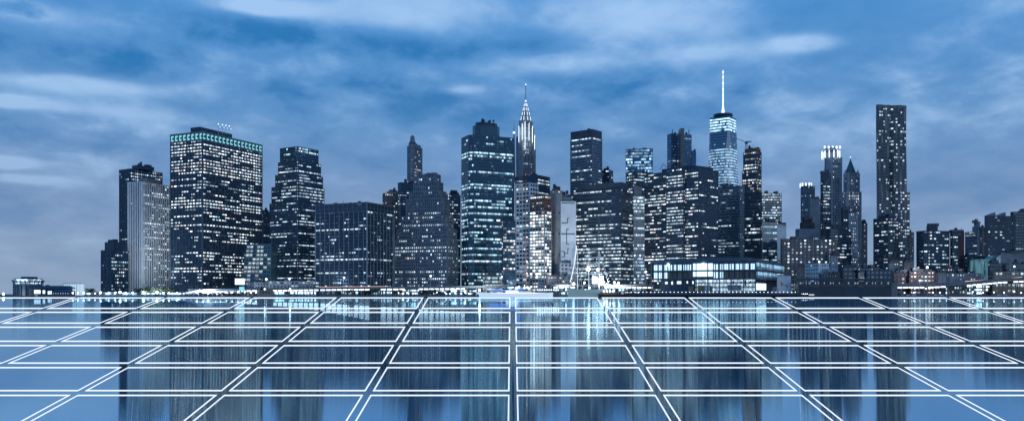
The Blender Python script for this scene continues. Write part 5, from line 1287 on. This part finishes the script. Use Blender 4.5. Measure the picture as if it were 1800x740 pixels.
def tree(px, h, D, label, k, grp, w=1.0):
    t = thing('tree', label, 'tree', (Xp(px, D), D, GZ - .3), grp); t.scale = (h / 8 * w, h / 8 * w, h / 8); t.rotation_euler.z = k * 1.7
    for me in TM[k % 4]: o = bpy.data.objects.new(me.name, me); COL.objects.link(o); o.parent = t
tree(160, 8, 925, 'dark tree standing alone between the lit hall and louvred block', 0, 'trees along the shore', 1.3)
for i, px in enumerate((245, 256, 267, 279, 290, 300)): tree(px, 8 + i % 3, 925 + (i % 2) * 4, f'{on[i]} floodlit tree from left, before the white finned tower', i, 'trees along the shore', 1.2)
for i, px in enumerate((385, 397, 408)): tree(px, 11 + i % 2, 955, f'{on[i]} tree from left, beside the white billboard', i, 'trees along the shore', 1.1)
for i, px in enumerate((596, 612, 620, 644, 652, 660, 672, 697, 704, 742, 748, 760, 772, 787)): tree(px, 5 + (i * 7 % 3) * .9, 909 + (i % 3) * 3, f'{on[i]} dark quay tree from left, below the highway', i, 'dark trees on the quay', 1.3)
for i, px in enumerate((922, 985, 1110)): tree(px, 8, 908 + 30, ('dark tree at the foot of the pale banded tower', 'dark tree between the grey ship and tall ship', 'dark tree before the slim glowing tower')[i], i, 'trees along the shore')

# parked cars under the highway
def car(px, D, k, label, grp):
    t = thing('parked_car', label, 'car', (Xp(px, D), D, GZ - .1), grp)
    if not CM:
        prof = [(-2.2, .35), (2.2, .35), (2.2, .85), (1.3, .95), (.7, 1.45), (-1.1, 1.45), (-1.7, .95), (-2.2, .9)]
        m = MB(); n = len(prof)
        for i in range(n):
            a, b = prof[i], prof[(i + 1) % n]; m.face([(a[0], -.85, a[1]), (a[0], .85, a[1]), (b[0], .85, b[1]), (b[0], -.85, b[1])])
        m.face([(p[0], -.85, p[1]) for p in prof]); m.face([(p[0], .85, p[1]) for p in reversed(prof)])
        g = MB(); gl = [(1.0, .98), (.6, 1.36), (-1.0, 1.36), (-1.45, .98)]
        g.face([(p[0], -.87, p[1]) for p in reversed(gl)])
        w = MB(); w.bar((0, -.1, 0), (0, .1, 0), .33, 10)
        for nm, b in (('body', m), ('side_window', g), ('wheel', w)):
            me = bpy.data.meshes.new(nm); me.from_pydata([tuple(p) for p in b.v], [], b.f); CM[nm] = me
        CM['side_window'].materials.append(M['W']); CM['wheel'].materials.append(M['black'])
        for c in ('white', 'navy', 'steel', 'redbrick'): me = CM['body'].copy(); me.materials.append(M[c]); CM[c] = me
    o = bpy.data.objects.new('body', CM[k]); COL.objects.link(o); o.parent = t
    o = bpy.data.objects.new('side_window', CM['side_window']); COL.objects.link(o); o.parent = t
    for x in (-1.35, 1.35):
        for y in (-.8, .8): o = bpy.data.objects.new('wheel', CM['wheel']); COL.objects.link(o); o.parent = t; o.location = (x, y, .33)
CM = {}
nm = dict(white='white', navy='dark blue', steel='grey', redbrick='dark red')
for j, (a, b, n, where) in enumerate(((488, 556, 7, 'before the long pale building'), (762, 836, 7, 'left of the white ship'), (1582, 1660, 8, 'below the brick houses'), (1706, 1796, 8, 'near the right edge'))):
    for i in range(n):
        k = ('white', 'navy', 'steel', 'white', 'redbrick')[(i * 3 + j) % 5]
        car(a + (b - a) * (i + .5) / n, 914 + (i % 2) * 2, k, f'{nm[k]} car under the highway {where}, {on[i]} from left', 'cars parked under the highway')
for o in list(bpy.data.objects):
    for k in ('_o', '_D', '_top'):
        if k in o: del o[k]
